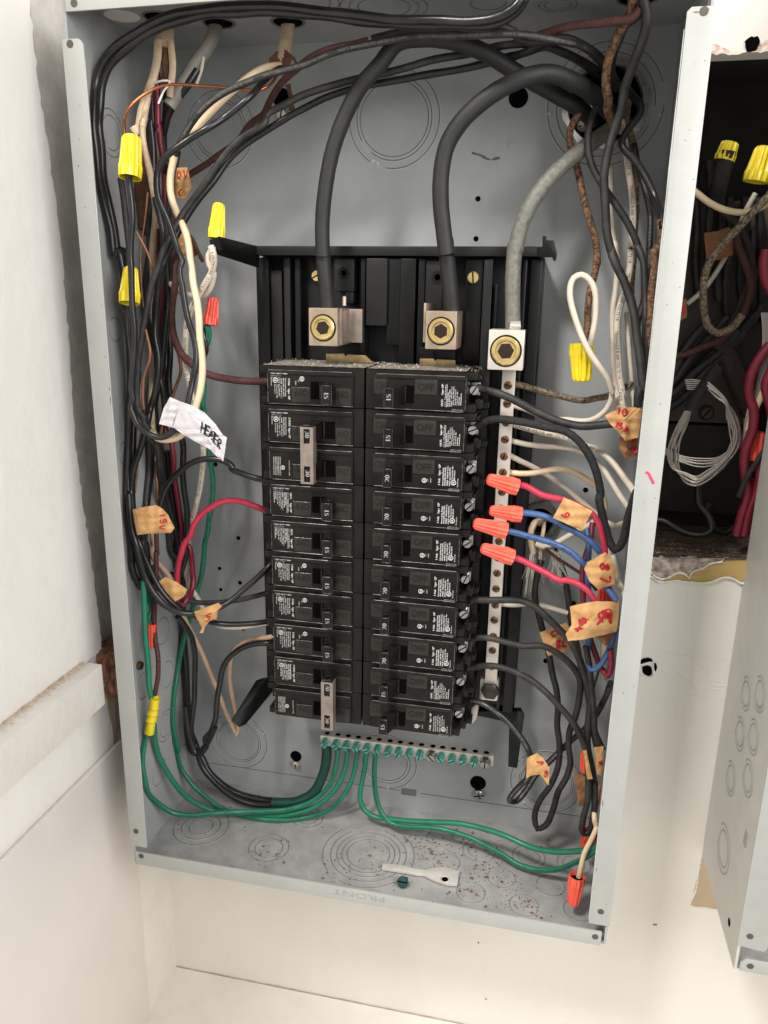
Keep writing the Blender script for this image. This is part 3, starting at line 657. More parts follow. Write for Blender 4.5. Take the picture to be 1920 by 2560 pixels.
def arm(fr, pts, Y, th, name='bracket_arm'):
    bm = bmesh.new(); prism(bm, [atY(*fr(x, y), Y) for x, y in pts], (0, th, 0), .02); obj(name, bm, base_m, ba)
def arm3(front, back, th):
    bm = bmesh.new(); hexa(bm, front, back, .015); obj('bracket_arm', bm, base_m, ba)
p1, p2, p3, p4 = atY(*Q1(903, 1037), .85), atY(*Q1(945, 1020), .85), atY(*Q1(1112, 1062), 2.8), atY(*Q1(1108, 1108), 2.8)
arm3([p1, p2, p3, p4], [p + Vector((.0, .16, -.3)) for p in (p1, p2, p3, p4)], 0)
p5, p6 = atY(*Q3(910, 5), 1.3), atY(*Q3(1050, 72), 2.4)
bm = bmesh.new(); tube(bm, [atY(*Q3(925, 20), 1.0), atY(*Q3(1045, 60), 2.6)], .1, 6); obj('bracket_rib', bm, base_m, ba)
a, b, c, d = atY(*D(1410, 1455), 3.2), atY(*D(1545, 1440), 3.3), atY(*D(1545, 1570), 3.3), atY(*D(1235, 1945), 1.9)
e = atY(*D(1150, 1870), 1.9); arm3([a, b, c, d, e], [p + Vector((.12, .25, -.02)) for p in (a, b, c, d, e)], 0)
a, b, c, d, e = atY(*H(150, 985), 3.3), atY(*H(265, 985), 3.3), atY(*H(287, 1025), 3.2), atY(*H(242, 1355), 2.6), atY(*H(183, 1345), 2.6)
f_ = atY(*H(190, 1050), 3.3); arm3([a, b, c, d, e, f_], [p + Vector((0, .25, 0)) for p in (a, b, c, d, e, f_)], 0)
arm(H, [(-90, 985), (150, 985), (200, 1060), (-40, 1010)], 3.3, .5, 'base_foot')
arm(L2, [(1365, 225), (1405, 220), (1408, 118), (1447, 118), (1447, 160), (1518, 160), (1552, 290), (1540, 360), (1515, 360), (1505, 325), (1365, 325)], 2.7, .25)
# bus stabs (copper straps under the lugs)
bu = thing('bus_bar', (5, 3, .3), 'left copper bus strap between the left lug and the top breakers', 'bus bar')
def strap(fr, pts, Y, th, m, par, name='strap'):
    bm = bmesh.new(); prism(bm, [atY(*fr(x, y), Y) for x, y in pts], (0, th, 0), .01); return obj(name, bm, m, par)
strap_m = mat('tarnished_strap', rgb(170, 146, 104), .32, metal=.7, var=.25, vscale=3)
strap(L1, [(808, 1262), (990, 1262), (1008, 1290), (1028, 1270), (1215, 1280), (1300, 1360), (808, 1345)], 2.6, .1, strap_m, bu)
bu2 = thing('bus_bar', (7.5, 3, .3), 'right copper bus strap between the middle lug and the top breakers', 'bus bar')
strap(L2, [(195, 1330), (330, 1330), (348, 1355), (365, 1335), (545, 1345), (545, 1405), (195, 1395)], 2.6, .1, strap_m, bu2)
strap(L2, [(190, 1210), (545, 1240), (545, 1335), (365, 1335), (363, 1260), (332, 1258), (330, 1330), (195, 1330)], 2.75, .1, base_m, bu2, 'insulator')
def lug(x0, x1, z0, z1, Y, dep, label, hx=0.0, tone=lug_m):
    t = thing('lug', ((x0 + x1) / 2, Y + .5, z0), label, 'lug')
    bm = bmesh.new(); box(bm, x0, x1, Y, Y + dep, z0, z1, .025); obj('lug_body', bm, tone, t)
    cx, cz = (x0 + x1) / 2, (z0 + z1) / 2 - .02; r = min(x1 - x0, z1 - z0) * .5
    bm = bmesh.new(); lathe(bm, (cx, Y, cz), (0, -1, 0), [(r * .9, 0), (r * .9, .004)], 36); obj('bore', bm, base_m, t)
    bm = bmesh.new(); seg = 36; ax = Vector((0, -1, 0)); prof = []
    lathe(bm, (cx, Y, cz), (0, -1, 0), [(r * .8, 0), (r * .8, .05), (r * .72, .075), (r * .6, .07), (r * .53, .035)], seg, cap=False); disc(bm, (cx, Y - .036, cz), (0, -1, 0), r * .54, seg); sc = obj('set_screw', bm, brass, t)
    bm = bmesh.new(); bmesh_pts = [Vector((cx + r * .47 * math.cos(hx + i * math.pi / 3), Y - .042, cz + r * .47 * math.sin(hx + i * math.pi / 3))) for i in range(6)]
    prism(bm, bmesh_pts, (0, .03, 0)); obj('hex_socket', bm, hex_m, sc, smooth=False)
    return t
l1 = lug(4.2, 4.96, .5, 1.44, 1.6, 1.2, 'left brass-ringed hex lug clamping the left fat black cable', .2)
bm = bmesh.new(); box(bm, 4.9, 5.36, 2.6, 2.75, .55, 1.42, .02); box(bm, 4.9, 5.0, 1.9, 2.75, .52, 1.42, .02); obj('mounting_tongue', bm, tie_m, l1)  # darker metal puts the dim receding side of the lug into the colour
bm = bmesh.new(); lathe(bm, (4.98, 2.2, 1.5), (0, 0, 1), [(.05, 0), (.05, .22), (.02, .24)], 12); obj('rivet', bm, alu, l1)
l2 = lug(7.21, 7.98, .5, 1.42, 1.6, 1.2, 'middle brass-ringed hex lug clamping the second fat black cable', .5)
bm = bmesh.new(); box(bm, 7.13, 7.19, 1.75, 2.8, .65, 1.6, .01); obj('mounting_tongue', bm, lug_m, l2)
lug(8.76, 9.63, .03, 1.0, 1.8, .95, 'right lug with dark hex socket and red mark, clamping the grey braided cable', .1, bar_m)
# neutral bar
nb = thing('neutral_bar', (9.27, 2.6, -8.9), 'long vertical silver terminal bar with slotted brass screws right of the breakers', 'terminal bar')
bm = bmesh.new(); box(bm, 9.1, 9.44, 2.5, 2.85, -8.95, .02, .015); obj('bar', bm, bar_m, nb)
zs = [-.41, -.88, -1.37, -1.82, -2.27, -2.7, -3.24, -3.7, -4.17, -4.63, -5.1, -5.55, -6.01, -6.49, -6.95, -7.44, -7.88, -8.38, -8.8]
for i, z in enumerate(zs[:-1]): screw(nb, (9.27, 2.5, z), (0, -1, 0), .105, .03, screw_br, random.uniform(0, 3), 'terminal_screw')
bm = bmesh.new(); box(bm, 8.95, 9.5, 2.6, 2.9, -9.55, -8.85, .08); obj('end_clamp', bm, bar_m, nb)
bm = bmesh.new(); lathe(bm, (9.27, 2.6, -9.15), (0, -1, 0), [(.26, 0), (.26, .18), (.2, .22), (.001, .22)], 6); obj('hex_bolt', bm, dkbolt, nb)
# ground bar
gb = thing('ground_bar', (6.7, 3.4, -12.1), 'horizontal silver terminal bar with a row of green screws under the breakers', 'terminal bar')
def gz(x): return (x - 3.95) * .03
bm = bmesh.new(); hexa(bm, [Vector((3.92, 3.3, -12.22)), Vector((9.46, 3.3, -12.14)), Vector((9.46, 3.3, -11.8)), Vector((3.92, 3.3, -11.86))], [Vector((3.92, 3.62, -12.22)), Vector((9.46, 3.62, -12.14)), Vector((9.46, 3.62, -11.8)), Vector((3.92, 3.62, -11.86))], .015)
obj('bar', bm, bar_m, gb)
sx = [105, 200, 290, 378, 470, 560, 655, 745, 838, 930, 1030, 1115, 1208, 1302, 1400, 1497]
sy = [280, 285, 295, 302, 318, 338, 342, 355, 368, 375, 380, 402, 420, 432, 442, 445]
for i, (x, y) in enumerate(zip(sx, sy)):
    p = atY(*BF(x, y), 3.1); big = i in (10, 15)
    p.y = 3.3; ax = Vector((-.08, -1, -.28)); p.z += .04
    q = Vector((p.x, 3.3, -12.02 + gz(p.x) * .4))
    ss = screw(gb, q, ax, .15 if big else .118, .22 if big else .25, steel if big else green_sc, random.uniform(0, 3), 'terminal_screw')
    if big:
        bm = bmesh.new(); lathe(bm, q, ax, [(.17, .02), (.17, .14)], 6); obj('hex_flange', bm, steel, ss)
    bm = bmesh.new(); disc(bm, (q.x, 3.46, -11.852 + (q.x - 3.92) * .011), (0, 0, 1), .085, 16); obj('wire_hole', bm, [void_m, paper_m][0], gb, smooth=False)

# ================================================================== BREAKERS
YF = 1.2
LB = {
 'QPs': [('1 Pole   Type  QP', .075), ('Interrupting Rating', .052), ('MAX.RMS SYM.AMPS.', .052), ('10,000  120/240 V.A.C.', .052), ('HACR Type,SWD,40°C', .052), ('E Listed Ckt. Bkr.', .05), ('ND-8113', .05)],
 'Q115': [('Q115     Type QP', .07), ('I-T-E  Circuit Breaker', .058), ('Interrupting Rating', .045), ('MAX. RMS SYM. AMPS.', .045), ('10,000   120/240 V.A.C.', .045), ('HACR Type,SWD,40°C', .045), ('Issue No. A-44,123', .045), ('E Listed Ckt. Bkr.', .045), ('Siemens Energy', .045), ('& Automation, Inc.', .045)],
 '2P': [('2 POLE Type QP', .078), ('Interrupting Rating', .052), ('MAX.RMS SYM.AMPS.', .052), ('10,000  120/240 V.A.C.', .052), ('HACR Type, 40°C', .052), ('E Listed Ckt. Bkr.', .05), ('ND-8120', .05)],
}
def tri_dir(side):
    # left breakers read downwards, right ones upwards
    return ((0, 0, -1), (1, 0, 0)) if side < 0 else ((0, 0, 1), (-1, 0, 0))
def bk_parts(side, kind, num, root, v0=0.0, on=True, tie=False, second=False):
    """all parts of one pole; local frame: u from the centre line outwards, v down, Y depth"""
    O = wl(root) / S; s = side; O.y += random.uniform(-.012, .012); O.x += random.uniform(-.008, .008)
    def X(u): return O.x + s * u
    def Z(v): return O.z - v - v0
    def bx_(bm, u0, u1, y0, y1, va, vb, bev=.012):
        a, b = sorted((X(u0), X(u1))); box(bm, a, b, y0, y1, Z(vb), Z(va), bev)
    bm = bmesh.new(); bx_(bm, 0.01, 2.56, YF, 3.3, .008, .992, .02)
    bx_(bm, 2.5, 2.78, YF + .02, 3.3, .008, .19, .02); bx_(bm, 2.5, 2.76, YF + .05, 3.3, .80, .992, .02)
    bx_(bm, 2.5, 3.0, 2.15, 3.3, .01, .99, .02)
    if s > 0:
        bx_(bm, 2.72, 2.9, 1.55, 3.3, .70, .93, .03); bx_(bm, 2.62, 3.04, 1.9, 3.2, .80, .96, .03); bx_(bm, 2.7, 2.86, 1.4, 2.4, .09, .2, .03)
    obj('breaker_body', bm, bakelite, root)
    bm = bmesh.new(); bx_(bm, .27, 2.53, YF - .09, YF + .02, .1, .955, .03); obj('face_plate', bm, bakelite, root)
    # raised rim line along the top of the face, small step
    bm = bmesh.new(); bx_(bm, .27, 2.53, YF - .13, YF - .08, .1, .2, .018); obj('upper_rim', bm, bake2, root)
    if s < 0: su = (1.16, 1.38); off = (1.4, 1.89); onp = (.32, .72)
    else: su = (1.07, 1.25); off = (1.27, 1.83); onp = (.26, .62)
    if not on: su = (.74, 1.02)
    bm = bmesh.new(); bx_(bm, su[0] - (.3 if on else -.0), su[1] + (0 if on else .3), YF - .096, YF - .05, .36, .8, 0); obj('handle_slot', bm, void_m, root, smooth=False)
    bm = bmesh.new(); ua = su[0] - .06 if on else su[1] - .02; bx_(bm, ua, ua + .05, YF - .12, YF - .05, .38, .78, .01); obj('slot_slider', bm, bake2, root)
    bm = bmesh.new()
    if s > 0: bx_(bm, off[0], off[1], YF - .12, YF - .08, .15, .57, .012)
    else: bx_(bm, off[0], off[1], YF - .11, YF - .08, .52, .9, .015)
    op = obj('off_panel', bm, panel_m, root)
    dx, dy = tri_dir(s)
    dn = Vector((0, -1, 0))
    def txt(bm, st, u, v, size, width=None, ex=0.0, y=YF - .1, bold=0):
        put_text(bm, st, Vector((X(u), y, Z(v))), dx, dy, size, Vector((0, -1, 0)), ex, width, bold)
    bm = bmesh.new()
    if s > 0: # ON and OFF moulded upright
        put_text(bm, 'OFF', Vector((X(off[0] + .07), YF - .125, Z(.47))), (1, 0, 0), (0, 0, 1), .26, (0, -1, 0), .01, width=.42)
        obj('off_lettering', bm, emb_m, root, smooth=False); bm = bmesh.new()
        put_text(bm, 'ON', Vector((X(onp[0] + .02), YF - .1, Z(.47))), (1, 0, 0), (0, 0, 1), .26, (0, -1, 0), .01, width=.28)
    else:      # turned upside down on the left
        put_text(bm, 'OFF', Vector((X(off[0] + .03), YF - .115, Z(.56))), (-1, 0, 0), (0, 0, -1), .24, (0, -1, 0), .01, width=.4)
        obj('off_lettering', bm, emb_m, root, smooth=False); bm = bmesh.new()
        put_text(bm, 'ON', Vector((X(onp[0] + .06), YF - .1, Z(.56))), (-1, 0, 0), (0, 0, -1), .24, (0, -1, 0), .01, width=.28)
    obj('on_lettering', bm, emb_m, root, smooth=False)
    bm = bmesh.new()
    if s < 0: bx_(bm, onp[0], onp[1], YF - .1, YF - .07, .5, .93, .012)
    else: bx_(bm, onp[0] - .02, onp[1] - .05, YF - .1, YF - .07, .14, .6, .012)
    obj('on_panel', bm, panel_m, root)
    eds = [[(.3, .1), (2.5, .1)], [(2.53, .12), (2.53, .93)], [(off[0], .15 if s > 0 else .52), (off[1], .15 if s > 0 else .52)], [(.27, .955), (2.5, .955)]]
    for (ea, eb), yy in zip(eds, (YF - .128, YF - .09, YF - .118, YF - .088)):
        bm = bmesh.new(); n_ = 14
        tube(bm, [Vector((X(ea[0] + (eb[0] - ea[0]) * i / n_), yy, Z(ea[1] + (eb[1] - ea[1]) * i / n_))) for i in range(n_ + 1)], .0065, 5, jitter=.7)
        obj('edge_highlight', bm, edge_m, root)  # thin pale tube: rim highlight put into the colour
    # printed label
    bm = bmesh.new(); yl = YF - .096
    if second:
        for k in range(5): txt(bm, 'TERMINAL TORQUE 35 IN.LB.'[:22 - k], 2.43 - .045 * k, .34, .04, .5, y=yl)
        ring(bm, (X(2.17), yl, Z(.63)), (0, -1, 0), .05, .008, 20, sides=4); txt(bm, 'SA', 2.19, .59, .075, y=yl, bold=.004)
        txt(bm, 'CU/AL 60/75°C WIRE', 2.0, .42, .04, .42, y=yl); txt(bm, 'Siemens', 2.31, .5, .04, .16, y=yl)
    else:
        rows = LB[kind]; u = 1.98
        for i, (st, sz) in enumerate(rows):
            big = .004 if (i == 0 or num == '20') else .0018
            if kind == 'Q115':
                L = [.54, .54, .34, .42, .5, .46, .38, .34, .2, .3][i]
            else: L = [.54, .46, .48, .52, .48, .36, .24][i]
            va = .92 if s > 0 else (.88 - .54)
            if s > 0: v = .84 if i < 5 else (.80 if kind == 'Q115' else .68)
            else: v = .3 if i < 5 else (.3 if kind == 'Q115' else .46)
            txt(bm, st, u, v, sz, L, y=yl, bold=big); u += sz * (1.12 if kind != 'Q115' else 1.02)
            if kind == 'Q115' and i == 1:
                a, b = sorted((X(u - .045), X(u - .037))); box(bm, a, b, yl - .002, yl + .001, Z(.86 if s > 0 else .86), Z(.3))
        if kind != 'Q115':
            cc = (X(2.32), yl, Z(.75 if s > 0 else .36)); ring(bm, cc, (0, -1, 0), .06, .009, 24, sides=4)
            put_text(bm, 'UL', Vector(cc) - Vector(dx) * .042 - Vector(dy) * .03, dx, dy, .09, (0, -1, 0), 0, width=.08, bold=.004)
            txt(bm, 'Siemens', 2.44, .86 if s > 0 else .28, .05, .22, y=yl, bold=.002)
            if kind == 'QPs':
                cu = 1.58 if s > 0 else 1.6; cv = .73 if s > 0 else .3
                cc = (X(cu), YF - .13, Z(cv)); ring(bm, cc, (0, -1, 0), .055, .008, 24, sides=4); put_text(bm, 'SA', Vector(cc) - Vector(dx) * .04 - Vector(dy) * .03, dx, dy, .085, (0, -1, 0), 0, width=.08, bold=.004)
                txt(bm, 'CU', cu + .1, cv + .02, .045, .06, y=YF - .13); txt(bm, 'ONLY', cu + .18, cv + .05, .045, .12, y=YF - .13)
        # wire size box, upright
        ux = 2.2 if s > 0 else 2.44; zz = .955 if s > 0 else .2; off_ = (0 if s < 0 else -.1)
        st = 1
        put_text(bm, 'CU/AL 60/75°C WIRE', Vector((X(ux) - (.3 if s > 0 else 0), YF - .134 if s < 0 else YF - .01, Z(zz if s < 0 else .985))), (1, 0, 0), (0, 0, 1), .045, (0, -1, 0), 0, width=.46, bold=.002)
        put_text(bm, 'AWG | 14-10', Vector((X(ux), YF - .097, Z(.26 if s < 0 else .93))), (1, 0, 0), (0, 0, 1), .04, (0, -1, 0), 0, width=.27, bold=.001)
        put_text(bm, 'IN.LBS. | 20', Vector((X(ux), YF - .097, Z(.305 if s < 0 else .975) + .0)), (1, 0, 0), (0, 0, 1), .036, (0, -1, 0), 0, width=.25, bold=.001)
    obj('printed_label', bm, ink_white, root, smooth=False)
    # lever
    yt = .62
    if on: base = ((.80, 1.1) if s < 0 else (.8, 1.08)); tip = ((.70, .96) if s < 0 else (.60, .82))
    else: base = (1.06, 1.36); tip = (1.2, 1.46)
    va, vb = .34, .86
    def q(u, y, v): return Vector((X(u), y, Z(v)))
    bm = bmesh.new()
    hexa(bm, [q(tip[0], yt, va + .06), q(tip[1], yt, va + .06), q(tip[1], yt, vb), q(tip[0], yt, vb)], [q(base[0], YF, va), q(base[1], YF, va), q(base[1], YF, vb - .04), q(base[0], YF, vb - .04)], .02)
    h = obj('handle', bm, bakelite, root)
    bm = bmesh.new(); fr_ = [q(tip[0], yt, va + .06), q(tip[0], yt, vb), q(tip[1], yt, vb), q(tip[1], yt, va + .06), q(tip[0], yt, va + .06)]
    tube(bm, [fr_[k].lerp(fr_[k + 1], t_ / 5) for k in range(4) for t_ in range(5)], .0045, 5, jitter=.6); obj('edge_highlight', bm, edge2_m, h)  # tube outlines the lever tip with a painted highlight
    um = (tip[0] + tip[1]) / 2; bm = bmesh.new(); zt_ = Z(va + .05)
    c0 = q(um + (.02), yt + .13, va + .048)
    ring(bm, c0, (0, -.12, 1), .085, .016, 24); obj('eyelet', bm, bake2, h)
    bm = bmesh.new(); disc(bm, c0 + Vector((0, 0, .004)), (0, -.12, 1), .075, 20); obj('eyelet_hole', bm, void_m, h, smooth=False)
    bm = bmesh.new(); n_c = q((tip[0] + tip[1]) / 2, yt - .006, (va + vb) / 2 + .03)
    put_text(bm, num, n_c - Vector(dx) * .085 - Vector(dy) * .06, dx, dy, .17, (0, -1, 0), 0, width=.17, bold=.004)
    obj('rating_number', bm, ink_white, h, smooth=False)
    if s > 0:
        cs = Vector((X(2.68), 1.62, Z(.47))); sc = screw(root, cs, (.12, -1, 0), .125, .1, steel if v0 or True else steel, random.uniform(.2, 1.2), 'terminal_screw')
        bm = bmesh.new(); lathe(bm, cs + Vector((0, .5, 0)), (0, -1, 0), [(.1, 0), (.1, .5)], 16); box(bm, cs.x - .1, cs.x + .13, 1.9, 1.95, cs.z - .16, cs.z + .16, .01); obj('screw_shank', bm, steel, sc)
CU_ = 5.785
def breaker(side, idx, kind, num, label, group, on=True, poles=1):
    x0 = 5.77 if side < 0 else 5.80
    t = thing('circuit_breaker', (x0, YF, -idx), label, 'circuit breaker', group)
    bk_parts(side, kind, num, t, 0, on)
    if poles == 2:
        bk_parts(side, kind, num, t, 1.0, on, second=True)
        u0, u1 = ((1.16, 1.5) if not on else (.66, 1.0)); y0 = .56
        def X(u): return x0 - u
        bm = bmesh.new(); za, zb_ = -idx - .44, -idx - 1.9
        xa, xb = sorted((X(u0), X(u1)))
        box(bm, xa, xa + .09, y0, y0 + .04, zb_, za, .008); box(bm, xb - .09, xb, y0, y0 + .04, zb_, za, .008)
        for (z1, z2) in ((za, za - .05), (za - .42, zb_ + .46), (zb_ + .05, zb_)):
            box(bm, xa + .08, xb - .08, y0 + .002, y0 + .038, z2, z1, .006)
        box(bm, xb - .03, xb, y0 + .02, y0 + .3, zb_, za, .008); box(bm, xa, xa + .03, y0 + .02, y0 + .3, zb_, za, .008)
        obj('tie_bar', bm, tie_m, t)
    return t
gl = 'breakers in the left column'; gr = 'breakers in the right column'
breaker(-1, 0, 'QPs', '15', 'topmost 15 amp breaker of the left column with a dusty top', gl)
breaker(-1, 1, '2P', '30', 'double 30 amp breaker with a steel handle tie, left column', gl, on=False, poles=2)
breaker(-1, 3, 'Q115', '15', 'left column 15 amp breaker just under the double 30, fed by the red wire', gl)
breaker(-1, 4, 'Q115', '15', 'left column 15 amp breaker, second under the double 30, with underlined label', gl)
breaker(-1, 5, 'QPs', '15', 'left column 15 amp breaker, third under the double 30, beside the glossy rising black wire', gl)
breaker(-1, 6, 'QPs', '15', 'left column 15 amp breaker, second above the double 20', gl)
breaker(-1, 7, 'QPs', '15', 'left column 15 amp breaker just above the double 20, fed by peach and black wires', gl)
breaker(-1, 8, '2P', '20', 'double 20 amp breaker with a steel handle tie at the foot of the left column', gl, poles=2)
rl = [('Q115', '15', 'topmost 15 amp breaker of the right column with a dusty top'), ('Q115', '15', 'second breaker from the top of the right column, fed by the taped black wire'),
      ('QPs', '20', 'topmost of the six 20 amp breakers in the right column'), ('QPs', '20', 'second of the six 20 amp breakers in the right column, with a coppery screw'),
      ('QPs', '20', 'third of the six 20 amp breakers in the right column, beside the orange wire nuts'), ('QPs', '20', 'fourth of the six 20 amp breakers in the right column'),
      ('QPs', '20', 'fifth of the six 20 amp breakers in the right column'), ('QPs', '20', 'lowest of the six 20 amp breakers in the right column'),
      ('Q115', '15', 'second breaker from the bottom of the right column, 15 amp'), ('QPs', '15', 'bottom 15 amp breaker of the right column above the green screws')]
for i, (k, nmb, lb) in enumerate(rl): breaker(1, i, k, nmb, lb, gr)
# dust on the top of the upper pair
bm = bmesh.new()
for (xa, xb) in ((3.05, 5.74), (5.83, 8.3)):
    b2 = bmesh.new(); bmesh.ops.create_grid(b2, x_segments=50, y_segments=20, size=.5)
    for v in b2.verts:
        v.co = Vector((xa + (v.co.x + .5) * (xb - xa), 1.26 + (v.co.y + .5) * 2.0, .004 + random.uniform(0, .009)))
    merge(bm, b2)
for i in range(500):
    p = Vector((random.uniform(3.0, 8.6), random.uniform(1.25, 3.2), .01 + random.uniform(0, .02))); s_ = random.uniform(.008, .03)
    prism(bm, [p, p + Vector((s_, 0, .01)), p + Vector((0, s_, .02))], (0, 0, -.008))
obj('dust_layer', bm, dust_m, None, 'thick grey dust lying on the top of the uppermost pair of breakers', 'dust', kind='stuff', smooth=False)
bm = bmesh.new()
for i in range(60):
    p = Vector((random.uniform(3.0, 8.6), random.uniform(1.25, 3.2), .04)); s_ = random.uniform(.01, .04)
    prism(bm, [p, p + Vector((s_, 0, .01)), p + Vector((s_ * .7, s_, .02)), p + Vector((0, s_, .01))], (0, 0, -.01))
obj('pale_crumbs', bm, crumb_m, None, 'pale crumbs lying in the dust on top of the uppermost breakers', 'crumbs', kind='stuff', smooth=False)

# ================================================================== FAT FEEDER CABLES
ga = 'fat feeder cables'
wire('left fat black feeder cable arching from the upper right hole down into the left lug', black_cab, .185,
     [Q2, (905, 520, 3.7), (830, 460, 3.0), (700, 385, 2.6), (560, 305, 2.3), (430, 225, 2.0), (300, 178, 1.8), (180, 165, 1.7), (60, 185, 1.7), Q1, (1640, 280, 1.7), (1560, 370), (1500, 480), (1440, 640), (1405, 820), (1392, 980), (1395, 1106), L1, (775, 200), (790, 400, 2.0), (808, 600), (822, 760, 2.1), (826, 830, 2.1)], 'feeder_cable', 'cable', ga, seg=18)
wire('middle fat black feeder cable arching from the upper right hole down into the middle lug', black_cab, .195,
     [Q2, (985, 500, 3.7), (900, 405, 2.6), (810, 350, 2.0), (720, 318, 1.7), (620, 330, 1.5), (520, 375, 1.5), (410, 450, 1.5), (330, 530), (275, 620), (248, 740), (245, 870), (258, 1000), (272, 1106, 1.7), L2, (450, 160), (470, 400, 1.9), (495, 650), (512, 850, 2.1), (516, 900, 2.1)], 'feeder_cable', 'cable', ga, seg=18)
nc = wire('grey-green braided feeder cable curving from the upper right hole down into the right lug', neutral_m, .19,
     [Q2, (1000, 545, 3.6), (900, 615, 3.0), (800, 690, 2.6), (700, 790, 2.4), (630, 890, 2.3), (585, 1000, 2.3), (565, 1100, 2.3), L2, (1140, 180), (1120, 400), (1112, 650), (1113, 850), (1116, 1050, 2.3)], 'feeder_cable', 'cable', ga, seg=18, jitter=.02)
bm = bmesh.new()
for i in range(9): tube(bm, smooth_path([atY(*L2(1095 + i * 11, 960), 2.12), atY(*L2(1090 + i * 12, 1010), 2.08), atY(*L2(1080 + i * 13, 1046), 2.1)], .05), .018, 6)
obj('bared_strands', bm, bare_al, nc)
# connector ring in the upper right hole
cn = thing('cable_connector', (11.2, 4.2, 6.3), 'pale metal connector ring round the upper right hole where the cables enter', 'connector')
bm = bmesh.new(); cc = atY(1513, 262, BY - .02); lathe(bm, cc, (0, -1, 0), [(1.02, 0), (1.02, .1), (.92, .14), (.88, .1), (.86, 0)], 40, ridge=lambda a, j: 1 + (.05 if j == 1 and math.sin(a * 8) > .3 else 0), cap=False); obj('locknut', bm, steel, cn)
bm = bmesh.new(); disc(bm, cc + Vector((0, -.01, 0)), (0, -1, 0), .9, 32); obj('opening', bm, void_m, cn, smooth=False)
bm = bmesh.new()
for dxx in (-.55, -.4): box(bm, cc.x + dxx, cc.x + dxx + .07, 3.6, 4.25, cc.z - .55, cc.z - .1, .02)
obj('clamp_lip', bm, bar_m, cn)
# grey bushing with split sheath, low right
bu_ = thing('cable_connector', (10.35, 4.1, -4.4), 'grey cast bushing in the back panel behind the blue wires', 'connector')
bc = atY(1350, 1300, BY - .02)
bm = bmesh.new(); lathe(bm, bc, (0, -1, 0), [(.56, 0), (.56, .12), (.5, .18), (.4, .2), (.37, .05)], 32, ridge=lambda a, j: 1 + (.09 if j < 2 and math.sin(a * 6) > .6 else 0), cap=False); obj('bushing', bm, grey_cn, bu_)
bm = bmesh.new(); disc(bm, bc + Vector((0, -.02, 0)), (0, -1, 0), .4, 24); obj('opening', bm, void_m, bu_, smooth=False)
gcs = 'beige cable sheaths'
sh = wire('split beige cable sheath hooking out of the grey bushing with frayed fibre ends', sheath_m, .15,
     [G, (440, 1480, 4.1), (400, 1470, 3.7), (345, 1500, 3.3), (315, 1600, 3.2), (330, 1700, 3.2), (345, 1790, 3.2)], 'cable_sheath', 'cable', gcs, flat=.6, seg=14)
wire('', sheath_m, .1, [G, (450, 1490, 3.9), (450, 1560, 3.4), (430, 1660, 3.2), (420, 1760, 3.1), (420, 1850, 3.1)], name='torn_flap', flat=.5, parent=sh)
bm = bmesh.new()
def fibres(o, d, n, ln, spr):
    for i in range(n):
        p = o + Vector([random.gauss(0, .05) for _ in range(3)]); q = [p]; dd = (d + Vector([random.gauss(0, spr) for _ in range(3)])).normalized(); L = ln * random.uniform(.4, 1.1)
        for k in range(4): dd = (dd + Vector((0, 0, -.12)) + Vector([random.gauss(0, .12) for _ in range(3)])).normalized(); q.append(q[-1] + dd * L / 4)
        tube(bm, q, .007, 4)
fibres(atY(*G(350, 1800), 3.1), Vector((-.1, -.1, -1)), 20, 1.3, .08); fibres(atY(*G(420, 1840), 3.0), Vector((.05, -.1, -1)), 12, .8, .1)
fibres(atY(*G(520, 1760), 2.9), Vector((.8, -.1, -.75)), 18, 1.0, .14); fibres(atY(*G(580, 1780), 2.9), Vector((.25, -.1, -1)), 14, .9, .13)
obj('frayed_fibres', bm, fibre_m, sh, kind='stuff')

# ================================================================== TOP LEFT CABLE SHEATHS
s1 = wire('wide old beige cable sheath splitting open at the top left with brown paper inside', sheath_m, .25,
     [T1, (975, 150, 2.2), (968, 260, 2.1), (965, 330, 2.0), (955, 400, 1.95)], 'cable_sheath', 'cable', gcs, flat=.55, seg=18)
wire('', sheath_m, .11, [T1, (915, 330, 1.85), (905, 480, 1.8), (880, 600, 1.7), (830, 760, 1.6), (780, 920, 1.5), (735, 1090, 1.4), A, (190, 90, 1.4)], name='split_half', flat=.45, parent=s1)
wire('', sheath_m, .09, [T1, (1015, 340, 1.85), (1030, 460, 1.8), (1035, 580, 1.8), (1022, 680, 1.8), (1010, 800, 1.9)], name='split_half', flat=.45, parent=s1)
wire('', paper_m, .13, [T1, (968, 400, 1.95), (975, 520, 1.9), (985, 620, 1.95), (955, 700, 2.1)], name='paper_filler', flat=.4, parent=s1, jitter=.12)
s2 = wire('grey cable sheath bending down from the second top hole', gsheath_m, .17,
     [T1, (1392, 170, 2.7), (1380, 270, 2.6), (1320, 400, 2.5), (1230, 520, 2.4), (1150, 650, 2.3), (1080, 770, 2.2), (1005, 880, 2.1)], 'cable_sheath', 'cable', gcs, seg=16)
wire('', white_ins, .045, [T1, (1290, 470, 2.3), (1275, 560, 2.3), (1250, 640, 2.3), (1232, 695, 2.3)], name='torn_flap', flat=.5, parent=s2)
s3 = wire('beige cable sheath hanging from the third top hole with a torn brown end', sheath_m, .18,
     [T2, (335, 140, 2.9), (325, 270, 2.8), (305, 390, 2.7), (285, 480, 2.6), (275, 530, 2.6)], 'cable_sheath', 'cable', gcs, flat=.6, seg=16)
bm = bmesh.new()
for i in range(9):
    x = 190 + i * 24
    tube(bm, smooth_path([atY(*T2(270 + (x - 270) * .3, 430), 2.55), atY(*T2(x, 490), 2.5), atY(*T2(x + random.uniform(-25, 25), 530 + random.uniform(0, 40)), 2.5)], .08), .045, 5, flat=.3, jitter=.4)
